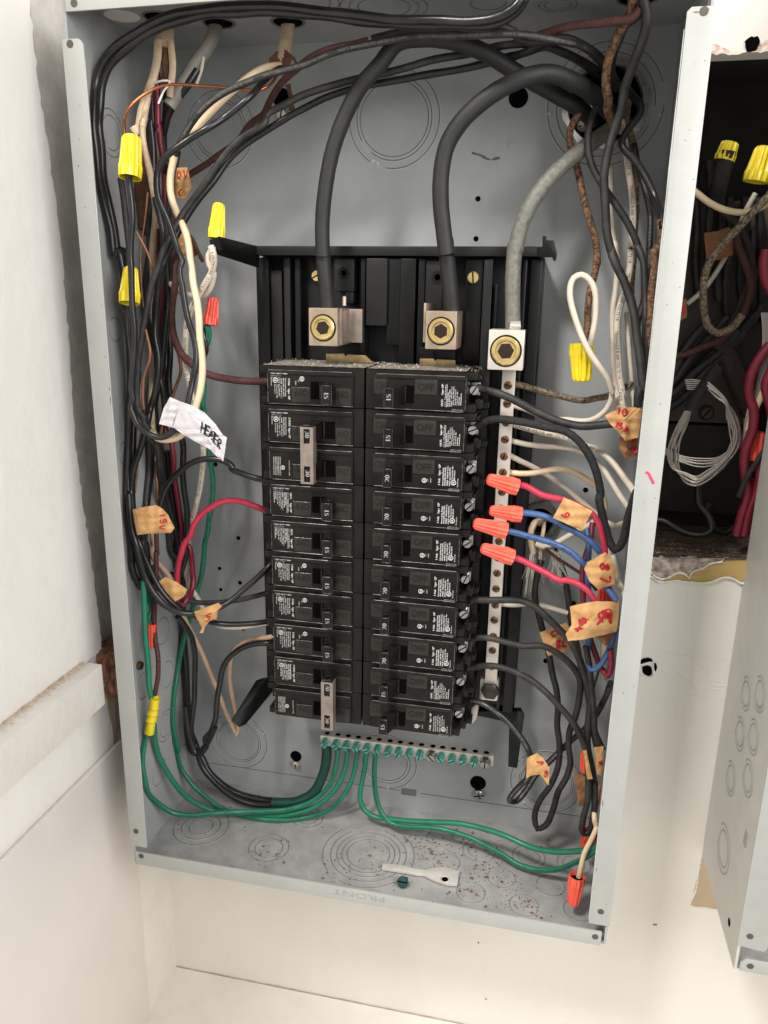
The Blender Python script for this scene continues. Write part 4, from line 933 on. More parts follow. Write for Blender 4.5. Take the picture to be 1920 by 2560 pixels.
obj('torn_paper', bm, paper_m, s3)
wire('', paper_m, .07, [T2, (330, 700, 3.9), (345, 760, 3.9), (365, 860, 3.9), (360, 920, 3.9)], name='paper_strip', flat=.4, parent=s3, jitter=.3)

# ================================================================== WIRES OF THE UPPER LOOPS
gb_ = 'black wires'; r0 = .088
wire('outer of the twin black wires sweeping round the top and left of the box', black_ins, .1,
     [T3, (385, -10, .2), (340, 45, .2), (250, 95, .3), (120, 112, .4), (0, 106, .5), T2, (1350, 170), (1000, 140), (700, 100), (400, 70, .7), (150, 45), T1, (1500, 60), (1300, 75), (1050, 120), (850, 200), (680, 300, .9), (540, 410), (450, 520), (400, 680, .9), (385, 880), (380, 1095), Q1, (412, 640, .9), (425, 760), (450, 880), (480, 1000), (498, 1106), Q3, (505, 40), (530, 140, 1.0), (555, 300, 1.1), B, (130, 900, 1.2), (150, 1200), (150, 1500), (140, 1900), N, (130, 150), (120, 500, 1.2), (110, 900), (110, 1300), (120, 1700), D, (110, 50), (130, 300), (200, 460), (225, 500)], group=gb_)
wire('inner of the twin black wires sweeping round the top and left of the box', black_ins, .1,
     [T3, (400, -10, .35), (355, 60, .35), (260, 115, .4), (120, 135, .5), (0, 130, .6), T2, (1350, 205), (1000, 180), (700, 140), (400, 112, .8), (150, 100), T1, (1500, 112), (1300, 125), (1080, 175), (880, 255), (720, 350, 1.0), (600, 450), (500, 560), (445, 700, 1.0), (430, 880), (420, 1095), Q1, (436, 640, 1.0), (446, 760), (470, 880), (498, 1000), (515, 1106), Q3, (525, 40), (548, 140, 1.2), (570, 300, 1.3), B, (170, 900, 1.5), (200, 1200), (220, 1500), (215, 1900), N, (200, 150), (180, 500, 1.6), (170, 900), (160, 1300), (190, 1700), D, (200, 200, 1.6), (260, 420), (300, 560)], group=gb_)
wire('black wire with pale printing curving from the top right to the upper left bundle', dusty_black, .082,
     [T3, (870, 420, 3.2), (790, 320, 2.4), (700, 240, 1.8), (600, 215, 1.4), (480, 195, 1.2), (330, 178, 1.1), (150, 180), (0, 188), T2, (1300, 312), (1050, 355, 1.1), (830, 405), (650, 460), (480, 530), (300, 580), (150, 625), (0, 685), T1, (1450, 775), (1320, 865), (1220, 975), (1150, 1085), A, (880, 230, 1.2), (800, 380, 1.5), (760, 560, 2.0), (720, 800, 2.2), (690, 1050), (670, 1300, 2.4), (650, 1550), (640, 1800), B, (640, 50), (640, 400, 2.5), (600, 800), (590, 1100), (540, 1450), (500, 1800), (490, 2100), N, (500, 300), (480, 700, 2.6), (430, 1100), (390, 1400), (360, 1700), D, (250, 50), (290, 250), (330, 450)],
     group='black wires', printed='XHHW OR USE 600V (UL) SOUTHWIRE 12 AWG', pm=print_grey)
wire('brown cloth wire lying along the printed black wire and dropping behind the left bundle', brown_ins, .085,
     [T2, (1000, 340, 1.3), (880, 372, 1.25), (740, 395), (600, 440, 1.3), (490, 500), (400, 570, 1.6), (310, 650), (240, 740, 2.2), (180, 850), (130, 950, 2.8), (20, 1030), A, (1600, 330, 3.2), (1380, 470), (1200, 600), (1050, 700), (940, 770), (820, 860, 3.4)], group='brown wires')
hb = wire('glossy black wire looping from the upper left yellow wire nut through the HEATER tag', black_ins, .08,
     [A, (122, 740, .05), (125, 900, .1), (150, 1100, .1), (170, 1350), (160, 1650), (150, 1900, .1), B, (155, 50), (158, 350), (170, 650), (195, 950, .1), (190, 1250), (180, 1500), (165, 1800), (165, 2000), N, (150, 70), (175, 200), (240, 340, .0), (350, 440), (460, 500), (570, 520), (680, 480), (780, 390, .05), (860, 260), (920, 100), (960, -40, .2), B, (1000, 1700, .3), (1045, 1450), (1045, 1250), (1000, 1020, .5), (950, 850), (905, 600), (865, 350), (820, 120, .7), A, (860, 1950), (800, 1800, .8), (740, 1620), (680, 1440, .8), (600, 1250), (530, 1080), (510, 900, .7), (525, 720), (600, 560), (720, 440, .7), (860, 330), (980, 240), (1200, 110, .9), (1400, 0), T2, (20, 800, 1.3), (120, 680), (230, 590, 2.2), (275, 560, 2.5)], group='black wires')
wire('cream wire running beside the glossy black wire through the HEATER tag', cream_ins, .09,
     [T2, (270, 545, 2.5), (150, 560, 2.2), (0, 640, 1.9), T1, (1550, 740), (1400, 880, 1.7), (1280, 1000), (1200, 1085), A, (960, 150, 1.7), (860, 280, 1.8), (770, 430, 1.8), (715, 620), (690, 800), (700, 980, 1.7), (760, 1200), (840, 1400, 1.5), (905, 1550), (950, 1750, 1.2), (970, 1950), B, (985, 120, 1.0), (1010, 350), (1065, 560), (1100, 800, .6), (1110, 1100), (1130, 1400), (1125, 1650), (1085, 1900, .3), N, (1060, 50, .25), (1000, 250, .2), (900, 440, .2), (780, 520, .25), (650, 545, .3), (520, 530, .5), (450, 440, .9), (440, 250, 1.6), B, (440, 1800, 2.2), (450, 1500, 2.6), (445, 1200), (430, 800), (440, 400), (460, 100, 2.8), A, (465, 1800), (475, 1500), (485, 1250, 2.9), (500, 900), (525, 600), (520, 420, 3.0)], group='pale wires')
for k, (lab, pts) in enumerate([
    ('upper of two black wires crossing in a shallow arc behind the fat cable', [T3, (800, 385, 3.3), (700, 320, 2.7), (600, 270, 2.3), (500, 240, 2.2), (370, 228, 2.2), (250, 240), (130, 275), (0, 298), T2, (1500, 505, 2.3), (1300, 560), (1050, 628), (800, 680), (620, 730, 2.1), (450, 795), (300, 875), (150, 965), Q1, (1150, 515, 1.9), (1050, 590), (960, 680), (900, 770), (830, 870, 1.6), (770, 960), (725, 1040, 1.3), A, (600, 1800, 1.1), (540, 2000), B, (490, 200, 1.0), (420, 400), (375, 600), (330, 850, .9), (300, 1100), (260, 1350), (245, 1600), (235, 1850), (260, 2060, .9), (330, 2200), N, (360, 320, 1.0), (430, 440, 1.2), (500, 650, 1.6), (540, 900), (560, 1150, 2.2), (600, 1450), (680, 1800, 3.0), (740, 2150, 3.2), D, (640, 200, 3.4), (650, 450), (640, 700, 3.6), (650, 950), (680, 1300), (690, 1650, 3.6), (715, 1900), (760, 2100)]),
    ('lower of two black wires crossing in a shallow arc behind the fat cable', [T3, (820, 420, 3.4), (720, 345, 2.9), (600, 275, 2.5), (500, 240, 2.4), (400, 275, 2.4), (250, 310), (120, 345), (0, 372), T2, (1500, 618, 2.5), (1250, 660), (1000, 710), (800, 755), (640, 810, 2.3), (480, 895), (300, 990), (130, 1090), A, (1500, 560, 2.0), (1300, 830), (1100, 1080, 1.7), (950, 1290), (820, 1500), (720, 1720, 1.4), (630, 1930), B, (590, 100, 1.3), (540, 300), (510, 550), (490, 800, 1.4), (480, 1050), (530, 1300), (530, 1550), (500, 1800), (420, 2080, 1.2), N, (400, 220, 1.1), (340, 450), (270, 700), (200, 930, 1.0), (160, 1180), (150, 1450), (155, 1700, .9), (190, 1950), D, (160, 100), (215, 300, .9), (300, 480), (390, 610), (500, 700), (640, 750, 1.0), (760, 772, 1.1)])]):
    wire(lab, dusty_black if k == 0 else black_ins, .085, pts, group='black wires')
wire('dark wire crossing obliquely between the arc wires near the top right', dusty_black, .08,
     [T3, (900, 480, 3.5), (820, 330, 2.9), (720, 250, 2.4), (620, 210, 2.0), (540, 215, 1.9), (440, 250, 2.0), (350, 295, 2.3), (200, 330, 2.5), (60, 360, 2.6), T2, (1500, 625, 2.65), (1300, 650, 2.65)], group='black wires')
wire('dark dusty wire curving over the fat cables to the upper right hole', dusty_black, .095,
     [T3, (860, 470, 3.3), (810, 330, 2.5), (720, 250, 1.9), (620, 200, 1.6), (480, 215, 1.5), (370, 200, 1.4), (340, 165, 1.3), (260, 135, 1.2), (150, 125, 1.2), (0, 150, 1.3), T2, (1350, 255, 1.3), (1180, 290, 1.3), (1030, 330, 1.3)], group='black wires')
wire('bare copper wire hooking from the torn sheath into the upper left yellow wire nut', copper_m, .035,
     [T2, (240, 620, 2.5), (200, 690, 2.3), (110, 740, 2.1), (0, 745, 2.0), T1, (1500, 735, 1.9), (1300, 712), (1100, 700, 1.6), (950, 715), (820, 770, 1.3), (700, 860), (640, 960, .9), (630, 1095, .6), A, (55, 0, .5), (65, 150, .3), (80, 300, .15)], 'copper_wire', 'wire', 'copper wires')
wire('', fibre_m, .025, [T1, (880, 690, 1.6), (950, 670, 1.5), (1010, 675, 1.5), (960, 750, 1.5), (915, 860, 1.4)], name='pale_string', parent=s1, flat=.4)
wire('dark red wire running straight down from the split beige sheath', dred_ins, .08,
     [T1, (905, 600, 2.1), (905, 720), (912, 900), (915, 1090), A, (535, 50, 2.1), (550, 300), (590, 550, 2.2), (610, 750), (620, 950, 2.3), (625, 1250), B, (610, 250, 2.4), (595, 550), (575, 850), (575, 1130, 2.5), (600, 1500), (620, 1900, 2.6), N, (680, 450, 2.4), (715, 620), (740, 800, 2.4), (735, 1000), (775, 1200, 2.8), (820, 1450), (860, 1750, 3.0), (900, 1980), D, (700, 50), (745, 250, 3.0), (750, 420), (725, 580), (665, 665, 2.6)], group='red wires')
wire('cream wire coming out of the split beige sheath and hugging the left bundle', sheath_m, .08,
     [T1, (830, 800, 1.6), (800, 950, 1.5), (780, 1090, 1.4), A, (320, 20, 1.4), (320, 200), (340, 380), (380, 560, 1.5), (430, 800), (460, 1000, 1.8), (480, 1250, 2.2), (460, 1600), (445, 1900, 2.4), B, (450, 300), (440, 600), (450, 950), (470, 1250), (450, 1600, 2.6), (460, 2000), N, (450, 400, 2.6), (440, 600), (470, 850), (490, 1050)], group='pale wires')
wire('brown paper covered wire bundle hanging behind the upper yellow wire nut', paper_m, .2,
     [A, (310, 480, 2.4), (320, 700), (310, 880, 2.4), (300, 1050), (330, 1250, 2.6), (350, 1500)], 'paper_wrap', 'wrapping', None, flat=.5, jitter=.12, seg=14)
wire('ragged brown paper wrapping hanging in the middle of the left bundle', paper_m, .17,
     [A, (260, 950, 2.6), (300, 1150), (330, 1350), (380, 1550, 2.8), (520, 1560, 2.9), (530, 1750), (525, 1960)], 'paper_wrap', 'wrapping', None, flat=.4, jitter=.15, seg=14)
for lab, m, r, pts in [
    ('black wire just left of the dark red one below the split sheath', black_ins, .085, [T1, (870, 720, 2.2), (865, 900), (870, 1090), A, (420, 0, 2.1), (440, 250), (460, 480), (470, 700, 2.0), (480, 1000, 1.9), (520, 1200), (560, 1400, 1.8), (590, 1540, 1.8), (600, 1800), B, (600, 100, 1.8), (540, 350), (500, 600), (490, 900, 1.9), (500, 1200), (520, 1500), (590, 1800, 2.0), (620, 2100), N, (600, 300, 2.2), (560, 700, 2.6), (600, 1000), (640, 1300, 3.0), (720, 1600), (790, 1950, 3.2), D, (620, 150, 3.3), (680, 330), (600, 370, 3.2), (520, 350, 3.1)]),
    ('second black wire left of the dark red one, half hidden in the bundle', dusty_black, .085, [T1, (855, 820, 2.4), (850, 1090), A, (380, 50, 2.3), (410, 350), (430, 600), (460, 900), (420, 1200, 2.5), (400, 1500), (400, 1800), B, (370, 100), (355, 400), (350, 700), (400, 900, 2.3), (440, 1100), (510, 1350), (500, 1600), (490, 1850), N, (390, 400, 3.0), (390, 700, 3.2), (395, 1000), (370, 1300), (350, 1600, 3.2), D, (240, 150, 2.8), (310, 350), (330, 550), (345, 750)]),
    ('black wire right of the dark red one below the split sheath', black_ins, .085, [T1, (985, 720, 2.4), (975, 900), (960, 1090), A, (610, 50, 2.5), (600, 300), (590, 500, 2.6), (640, 700), (690, 600, 1.8)]),
    ('black wire slanting out of the grey sheath into the bundle', black_ins, .1, [T1, (1240, 580, 2.3), (1150, 720, 2.2), (1050, 860, 2.2), (990, 980, 2.3), (960, 1090), A, (600, 100, 2.5), (600, 400), (640, 700, 2.7), (670, 1000), (650, 1300), (680, 1600, 2.6), (660, 1900), B, (660, 100), (660, 500), (620, 900, 2.3), (600, 1200), (570, 1500), (520, 1750, 2.2), (470, 2000), (420, 2180)]),
    ('black wire falling straight down inside the bundle to the right of the copper strand', black_ins, .09, [A, (800, 420, 2.6), (760, 620), (720, 850), (690, 1100), (660, 1400, 2.7), (690, 1700), B, (680, 0, 2.7), (680, 400), (670, 800), (680, 1050), (700, 1300, 2.6), (690, 1500), (670, 1700), (690, 1900), (760, 2150), N, (830, 440, 2.4), (870, 600), (880, 800), (875, 1050, 2.6), (885, 1250), (920, 1500), (925, 1750, 2.8), (905, 2000), D, (690, 120, 3.0), (660, 260), (640, 320)]),
    ('dull black wire hanging left of the lower yellow wire nut', dusty_black, .08, [A, (10, 800, .8), (40, 1000), (80, 1300), (110, 1600, .9), (120, 1900), B, (80, 660, 1.0), (110, 760), (115, 900), (130, 1100), (160, 1300, 1.0), (240, 1500), (230, 1800), (225, 1900), (270, 2100, .9), (340, 2220), N, (330, 290, .9), (420, 420, .9), (490, 470, 1.2), (560, 640, 2.0)]),
    ('thin black wire bowing against the left side panel under the lower yellow wire nut', dusty_black, .05, [B, (0, 715, .6), (60, 710), (95, 800, .8), (95, 950), (130, 1200), (150, 1400), (150, 1800), N, (115, 100), (110, 500), (100, 900), (80, 1300), (80, 1700), D, (100, 0), (105, 150), (140, 330), (195, 460), (225, 495)]),
    ('matte black wire passing behind the 15A tag and on to the lower bundle', black_ins, .09, [N, (440, 600, 2.4), (430, 900), (400, 1200, 2.2), (360, 1450), (300, 1700, 2.0), (330, 1950), D, (260, 30), (280, 200, 2.0), (330, 400, 1.6), (430, 520), (530, 620, 1.5), (640, 720)]),
    ('heavy black wire dropping through the middle of the lower left bundle', black_ins, .12, [N, (640, 700, 3.2), (680, 1000), (720, 1300), (760, 1600), (790, 1900), D, (580, 150, 3.4), (620, 400), (640, 650, 3.5), (650, 900), (675, 1200), (690, 1500), (695, 1800), (720, 2050), (760, 2190), Q7, (850, 140, 3.5), (905, 230, 3.4), (1000, 305), (1100, 340), (1190, 350), (1220, 352, 3.2)]),
]: wire(lab, m, r, pts, group='black wires')
wire('reddish brown cloth wire curving from the bundle to the topmost left breaker', brown_ins, .1,
     [A, (720, 1300, 3.2), (730, 1600, 3.0), (760, 1850, 2.6), B, (765, 50, 2.2), (765, 250, 2.0), (740, 450), (715, 650), (712, 850, 1.8), (735, 1030), (790, 1180), (870, 1310, 1.6), (990, 1420), Q3, (840, 545, 1.6), (900, 582), (1000, 602, 1.9), (1090, 610), (1160, 612, 2.1)], group='brown wires')
wire('thin copper strand slanting across the upper left bundle', dull_copper, .03, [A, (228, 1545, .9), (300, 1680), (370, 1820), (430, 1980), (465, 2120, 1.2), B, (480, 250, 1.5), (490, 400, 1.8)], 'copper_wire', 'wire', 'copper wires')
wire('thin copper strand wriggling beside the white strand above the 15A tag', dull_copper, .035, [B, (355, 960, .9), (380, 1080), (412, 1230), (408, 1380), (370, 1500), (340, 1600), (330, 1750), (325, 1900), (335, 2050, .9), N, (330, 150), (240, 900, 1.2), (235, 1050), (210, 1200), (205, 1280)], 'copper_wire', 'wire', 'copper wires')
wire('brown copper strand bowing right just above the white HEATER tag', dull_copper, .045, [B, (800, 1260, 2.2), (830, 1400), (845, 1520), (820, 1650), (770, 1780, 2.2), (730, 1900), (640, 2100), N, (570, 400, 2.2), (540, 650), (520, 850), (505, 1050), (520, 1250), (505, 1420, 2.0)], 'copper_wire', 'wire', 'copper wires')
wire('thin copper strand left of the slanting one near the lower yellow nut', dull_copper, .025, [A, (385, 1000, 1.4), (350, 1300), (310, 1600, 1.5), (290, 1900), B, (290, 100), (300, 400), (330, 700, 1.3), (350, 950)], 'copper_wire', 'wire', 'copper wires')
wire('white wire twisted under the small yellow nut beside the black bracket arm', white_ins, .075, [A, (1310, 1740, 1.0), (1225, 1870, 1.0), (1235, 2000), (1300, 2120, 1.1), B, (1295, 260, 1.2), (1250, 400), (1170, 480, 1.4), (1060, 510, 1.8), (940, 480, 2.0), (800, 420, 2.2), (700, 330, 2.4)], group='pale wires')
wire('white wire printed SOUTHWIRE spiralling down from the small yellow nut', white_ins, .082, [A, (1255, 1740, .9), (1290, 1850, .9), (1290, 1980, 1.0), (1260, 2100), B, (1215, 260, 1.1), (1150, 390), (1090, 500), (1010, 640, 1.2), (960, 760), (925, 900, 1.5), (912, 1100), (905, 1300, 1.8), (905, 1450), (930, 1600), (965, 1750, 1.8), (1000, 1950), (1080, 2150, 1.9), N, (1130, 500, 2.0), (1150, 650), (1155, 850), (1145, 1000, 2.4), (1110, 1200), (1060, 1400), (1010, 1600, 2.8), (975, 1720), D, (690, 200, 3.2), (690, 330), (730, 480), (800, 590), (860, 710)], group='pale wires', printed='SOUTHWIRE  12 AWG (2) 3.307 mm2 TYPE MTW OR', gauge=.1)
wire('green wire twisted under the small orange-red nut and falling behind the HEATER tag', green_ins, .08, [B, (1205, 900, 1.6), (1230, 1020), (1205, 1150), (1165, 1260, 1.8), (1150, 1500, 2.0), (1150, 1800), (1135, 2000), N, (1145, 100), (1180, 400, 2.2), (1215, 650), (1245, 850), (1270, 1050), (1280, 1250, 2.6), (1260, 1450), (1230, 1650), (1205, 1880), D, (890, 0, 3.0), (870, 180), (830, 400), (790, 560), (745, 740, 3.4), (690, 930), (640, 1130), (600, 1330), (570, 1530), (555, 1720, 3.2), (552, 1900), (570, 2050), (600, 2190), Q7, (755, 80, 3.0), (785, 210), (850, 300), (930, 365, 2.8), (1040, 412), (1180, 432), (1320, 422), (1420, 390), (1490, 320, 3.2), (1528, 230), (1545, 135, 3.5)], 'green_wire', 'wire', 'green wires', printed='TYPE THHN OR THWN 12 AWG 600 VOLTS GASOLINE AND OIL RESISTANT II')
wire('thin black wire twisted with the green one under the small orange-red nut', black_ins, .045, [B, (1175, 900, 1.8), (1170, 1050), (1200, 1180, 1.6), (1205, 1270), (1175, 1330), (1160, 1450, 2.0)], group='black wires')
# to the left breakers
gl_ = 'wires feeding the left breakers'
wire('black wire arching from the bundle to the lower pole of the double 30 breaker', black_ins, .085, [N, (550, 1470, 1.8), (600, 1300), (690, 1130, 1.8), (800, 1010), (930, 900), (1100, 830, 1.8), (1300, 815), (1450, 840), (1560, 930), Q3, (1000, 985, 1.9), (1060, 1015), (1150, 1038, 2.1), (1180, 1045, 2.3)], group=gl_)
wire('bright red wire arching from behind the small kraft tag to a left breaker', red_ins, .085, [D, (600, 580, 1.8), (592, 430, 1.8), (600, 280), (640, 120), (690, 0, 1.8), N, (930, 1930), (1010, 1740), (1120, 1590), (1260, 1480, 1.8), (1430, 1405), (1580, 1395), Q5, (1060, 98, 1.9), (1120, 120, 2.0), (1180, 150, 2.2)], group=gl_)
wire('dark red wire curling behind the small kraft tag', dred_ins, .085, [D, (745, 300, 2.6), (760, 400, 2.4), (735, 540, 2.2), (690, 620, 1.9), (650, 680, 1.8), (610, 660, 1.8), (590, 600, 1.9)], group='red wires')
wire('glossy black wire rising from the kraft tag to a left breaker', black_ins, .085, [N, (120, 1300, .7), (140, 1600, .6), (185, 1850), D, (170, 30, .5), (215, 220), (290, 440), (390, 600), (500, 700), (620, 752, .6), (760, 765, .8), (900, 735, 1.0), (1050, 688, 1.2), (1180, 610), (1300, 505, 1.6), (1440, 370), (1575, 240, 2.0), (1640, 190, 2.3)], group=gl_)
wire('second glossy black wire of the pair entering the kraft tag from the left', black_ins, .08, [N, (150, 1250, .9), (175, 1550, .8), (215, 1850), D, (205, 30, .7), (260, 190), (340, 370), (440, 540), (560, 670), (700, 770, .8), (780, 790, .9), (900, 835, 1.2), (1000, 860, 1.5), (1150, 878), (1320, 870, 1.9), (1530, 845, 2.2)], group=gl_)
wire('thinner black wire sagging behind the tags to a left breaker', dusty_black, .075, [D, (330, 260, 1.8), (420, 440, 1.8), (540, 570), (680, 620, 1.9), (820, 648), (960, 652), (1130, 640), (1330, 600, 2.0), (1540, 545, 2.2)], group=gl_)
wire('short pale wire showing under the black wire beside the kraft tag', white_ins, .06, [D, (880, 720, 3.4), (960, 840, 3.2), (1040, 900, 2.8), (1150, 915), (1320, 900, 2.5), (1530, 868, 2.4)], group='pale wires')
wire('peach wire dropping in a narrow V behind the lower black arm to a left breaker', peach_ins, .075, [N, (440, 1800, 3.0), (480, 2100), D, (330, 60, 2.8), (330, 120), (400, 240), (500, 370, 2.6), (580, 560, 2.8), (660, 790, 3.0), (750, 960), (860, 1200), (960, 1440, 3.4), (1040, 1640), (1120, 1830), (1180, 1960, 3.8), (1210, 2020, 3.8), (1225, 1950, 3.8), (1190, 1760, 3.6), (1150, 1560), (1140, 1350, 3.2), (1170, 1180), (1260, 1080, 2.6), (1400, 1030), (1580, 1000, 2.2), (1640, 990, 2.3)], group=gl_)
wire('matte black wire curving up from the bottom left loop to a left breaker', black_ins, .09, [Q7, (800, -60, 2.6), (820, 60, 2.6), (850, 148, 2.5), (890, 100, 2.5), D, (880, 2090, 2.5), (940, 1990), (990, 1860), (1010, 1680), (1030, 1500, 2.4), (1060, 1340), (1130, 1220), (1240, 1130, 2.3), (1390, 1080), (1540, 1070, 2.2), (1620, 1080, 2.3)], group=gl_)
# lower left verticals
wire('black wire falling from the tags to the bottom left loop', black_ins, .09, [D, (600, 790, 1.7), (680, 900, 2.0), (750, 1020, 2.4), (775, 1150), (775, 1400, 2.8), (765, 1650), (750, 1850), (745, 2000), (790, 2150, 2.8), Q7, (840, 145, 2.6), (880, 120, 2.5), (930, 30, 2.4)], group='black wires')
wire('heavy black cable swinging from the lower left to the ground bar, its end dark green', black_ins, .1, [D, (640, 1000, 3.6), (670, 1400), (690, 1700), (730, 1980), (790, 2130), Q7, (870, 190, 3.3), (930, 270), (1010, 335, 3.1), (1110, 365), (1180, 366), (1225, 362)], group='black wires')
wire('dark green tail of the heavy black cable rising to the first green screw', dgreen_ins, .165, [Q7, (1180, 357, 3.1), (1290, 350, 3.1), (1350, 318), (1390, 250), (1410, 170), (1412, 110, 3.45)], 'green_wire', 'wire', 'green wires')
wire('brown wire dropping from the orange nut into the long yellow splice', brown_ins, .07, [N, (500, 1850, 1.8), (510, 2150, 1.6), D, (375, 120, 1.6), (380, 300, 1.5), (355, 520), (355, 700, 1.3), (360, 850, 1.2), (370, 1050, 1.0), (395, 1200), (395, 1400), (370, 1550, .9), (352, 1650, .9)], group='brown wires')
wire('bright green wire running down the left panel into the long yellow splice', green_ins, .085, [D, (245, 420, .6), (255, 700, .6), (265, 1000), (285, 1300), (300, 1500, .7), (325, 1640, .8)], 'green_wire', 'wire', 'green wires')
wire('short green wire twisted into the orange-red nut beside the left panel', green_ins, .08, [D, (285, 560, 1.6), (310, 640), (325, 730, 1.4), (300, 800), (320, 870, 1.2)], 'green_wire', 'wire', 'green wires')
wire('green wire from the yellow splice sweeping low to the second green screw', green_ins, .085, [Q7, (650, 20, .8), (628, 90), (615, 170, .9), (625, 270), (670, 350, 1.2), (740, 398), (830, 412), (920, 405, 1.8), (1020, 396), (1150, 395, 2.6), (1260, 382), (1360, 345), (1425, 280, 3.2), (1452, 200), (1460, 125, 3.5)], 'green_wire', 'wire', 'green wires', printed='12 AWG 600 VOLTS GASOLINE AND OIL RESISTANT')
wire('green wire from the yellow splice sweeping to the third green screw', green_ins, .085, [Q7, (665, 20, 1.0), (672, 100), (700, 190), (760, 280, 1.8), (830, 350), (920, 392), (1020, 405, 2.6), (1150, 414), (1270, 405), (1370, 370, 3.0), (1450, 295), (1490, 210), (1502, 130, 3.5)], 'green_wire', 'wire', 'green wires')
wire('green wire leaving the fifth green screw and running right along the box floor', green_ins, .082, [BF, (478, 310, 3.5), (455, 480, 3.4), (425, 640), (415, 760, 3.2), (450, 850), (540, 905), (660, 920, 3.0), (850, 945), (1050, 950), (1250, 960), (1400, 990, 2.6), (1659, 1062), Q8, (640, 552, 2.0), (740, 568), (840, 566, 1.4), (930, 545, .8)], 'green_wire', 'wire', 'green wires')
wire('printed green wire leaving the sixth green screw and dipping low across the box floor', green_ins, .082, [BF, (548, 340, 3.5), (540, 500, 3.3), (548, 650), (565, 780), (610, 890, 3.0), (690, 965), (820, 990, 2.8), (1000, 1000), (1180, 1025), (1350, 1080, 2.6), (1500, 1155), (1659, 1235), Q8, (560, 615, 2.2), (650, 645), (740, 645, 1.8), (830, 615), (900, 575, 1.0), (960, 540, .7)], 'green_wire', 'wire', 'green wires', printed='AWG 600 VOLTS GASOLINE AND OIL RESISTANT II TYPE MTW')

# ================================================================== RIGHT SIDE WIRES
gr_ = 'wires down the right side'
wire('spiral wrapped orange-brown wire hanging from the top right corner', tape_brown, .1, [T3, (960, -10, .9), (950, 60, 1.0), (900, 150, 1.3), (855, 250, 1.6), (825, 340), (815, 440, 1.9), (830, 540, 2.2), E, (700, 330, 2.3), (740, 440, 2.5), (790, 560, 3.0)], group='aged cloth wires')
wire('reddish brown wire sweeping left from the top right corner over the black wires', brown_ins, .09, [T3, (1000, 40, .8), (960, 90, .9), (850, 110, 1.0), (700, 125, 1.2), (580, 150, 1.4), (480, 180, 1.6), (400, 210, 1.8)], group='brown wires')
wire('black wire dropping from the top right corner down to the right bundle', dusty_black, .1, [T3, (1010, -10, .7), (1030, 70, .8), (1020, 170, 1.0), (985, 270, 1.2), (945, 370, 1.5), (910, 470, 1.8), E, (860, 370, 1.9), (800, 540, 2.0), (745, 740), (700, 950, 2.0), (665, 1150), (665, 1350), (675, 1550), (695, 1800, 1.9), (750, 2020), (810, 2180), G2, (860, 120, 1.8), (940, 330), (1050, 540), (1120, 760, 1.6), (1175, 1020), (1220, 1300), (1270, 1560), (1300, 1800, 1.2), (1310, 2180), G, (1440, 100, 1.0), (1430, 280)], group=gr_)
wire('short black wire coiled down from the top right corner behind the dropping one', dusty_black, .09, [T3, (980, -10, .9), (1010, 30, .9), (990, 80, 1.0), (930, 120, 1.2), (890, 200, 1.6), (850, 300, 2.2), (850, 420, 3.0)], group=gr_)
wire('old orange and black taped wire falling to the yellow nut inside the white loop', tape_brown, .085, [E, (540, 180, 3.3), (430, 290, 3.1), (330, 440, 3.0), (265, 580), (258, 740, 3.0), (310, 930), (370, 1130, 2.9), (420, 1350), (470, 1570), (525, 1780, 2.7), (570, 1980), (582, 2180), G2, (668, 180, 2.4), (665, 330), (640, 480), (600, 640, 2.2), (575, 820), (560, 1000), (548, 1180, 2.0), (515, 1350, 1.9), (480, 1450, 1.9)], group='aged cloth wires')
wire('black wire bowing from the hole and crossing under the dropping one', dusty_black, .085, [E, (620, 150, 3.0), (560, 340, 2.8), (500, 520, 2.6), (480, 720), (490, 880), (540, 1060, 2.5), (620, 1210), (700, 1340, 2.4), (820, 1510), (950, 1700, 2.3), (1050, 1900), (1110, 2100), G2, (1240, 80, 2.2), (1310, 280), (1330, 500), (1335, 750, 2.0), (1345, 1000), (1350, 1300), (1350, 1550, 1.6)], group=gr_)
wire('black wire kinked in a sharp zigzag at the upper right hole', black_ins, .085, [E, (950, 120, 3.0), (1030, 220, 2.6), (1095, 290, 2.5), (1100, 380), (1030, 500), (930, 630, 2.4), (880, 730), (900, 810), (1000, 910), (1100, 1060, 2.2), (1190, 1230), (1270, 1400, 2.0), (1340, 1580, 1.6), (1360, 1750, 1.4)], group=gr_)
wire('printed black wire hanging beside the right panel', black_ins, .08, [E, (1020, 760, 3.4), (1060, 1000, 3.2), (1120, 1180), (1170, 1380, 3.0), (1205, 1600), (1215, 1850, 2.8), (1200, 2180), G2, (1410, 100, 2.7), (1395, 350), (1350, 650, 2.5), (1300, 900), (1250, 1100), (1230, 1300, 2.4), (1260, 1600)], group=gr_, printed='XHHW-2 OR USE VW-1 600 VOLTS 14 AWG', pm=print_grey)
wire('black wire hugging the right panel behind the flange', dusty_black, .085, [E, (1240, 1420, 2.6), (1300, 1600, 2.2), (1320, 1800, 1.8), (1310, 2000), (1290, 2180, 1.8), G2, (1500, 100, 1.8), (1450, 600, 1.7), (1400, 1000), (1370, 1400, 1.5), (1370, 1800), (1280, 2100)], group=gr_)
wire('mottled cloth wire hugging the right panel next to the flange', tape_brown, .085, [E, (1330, 1650, 1.5), (1320, 2000, 1.5), G2, (1510, 100), (1480, 400), (1440, 700), (1420, 1000), (1390, 1300, 1.5), (1370, 1600)], group='aged cloth wires')
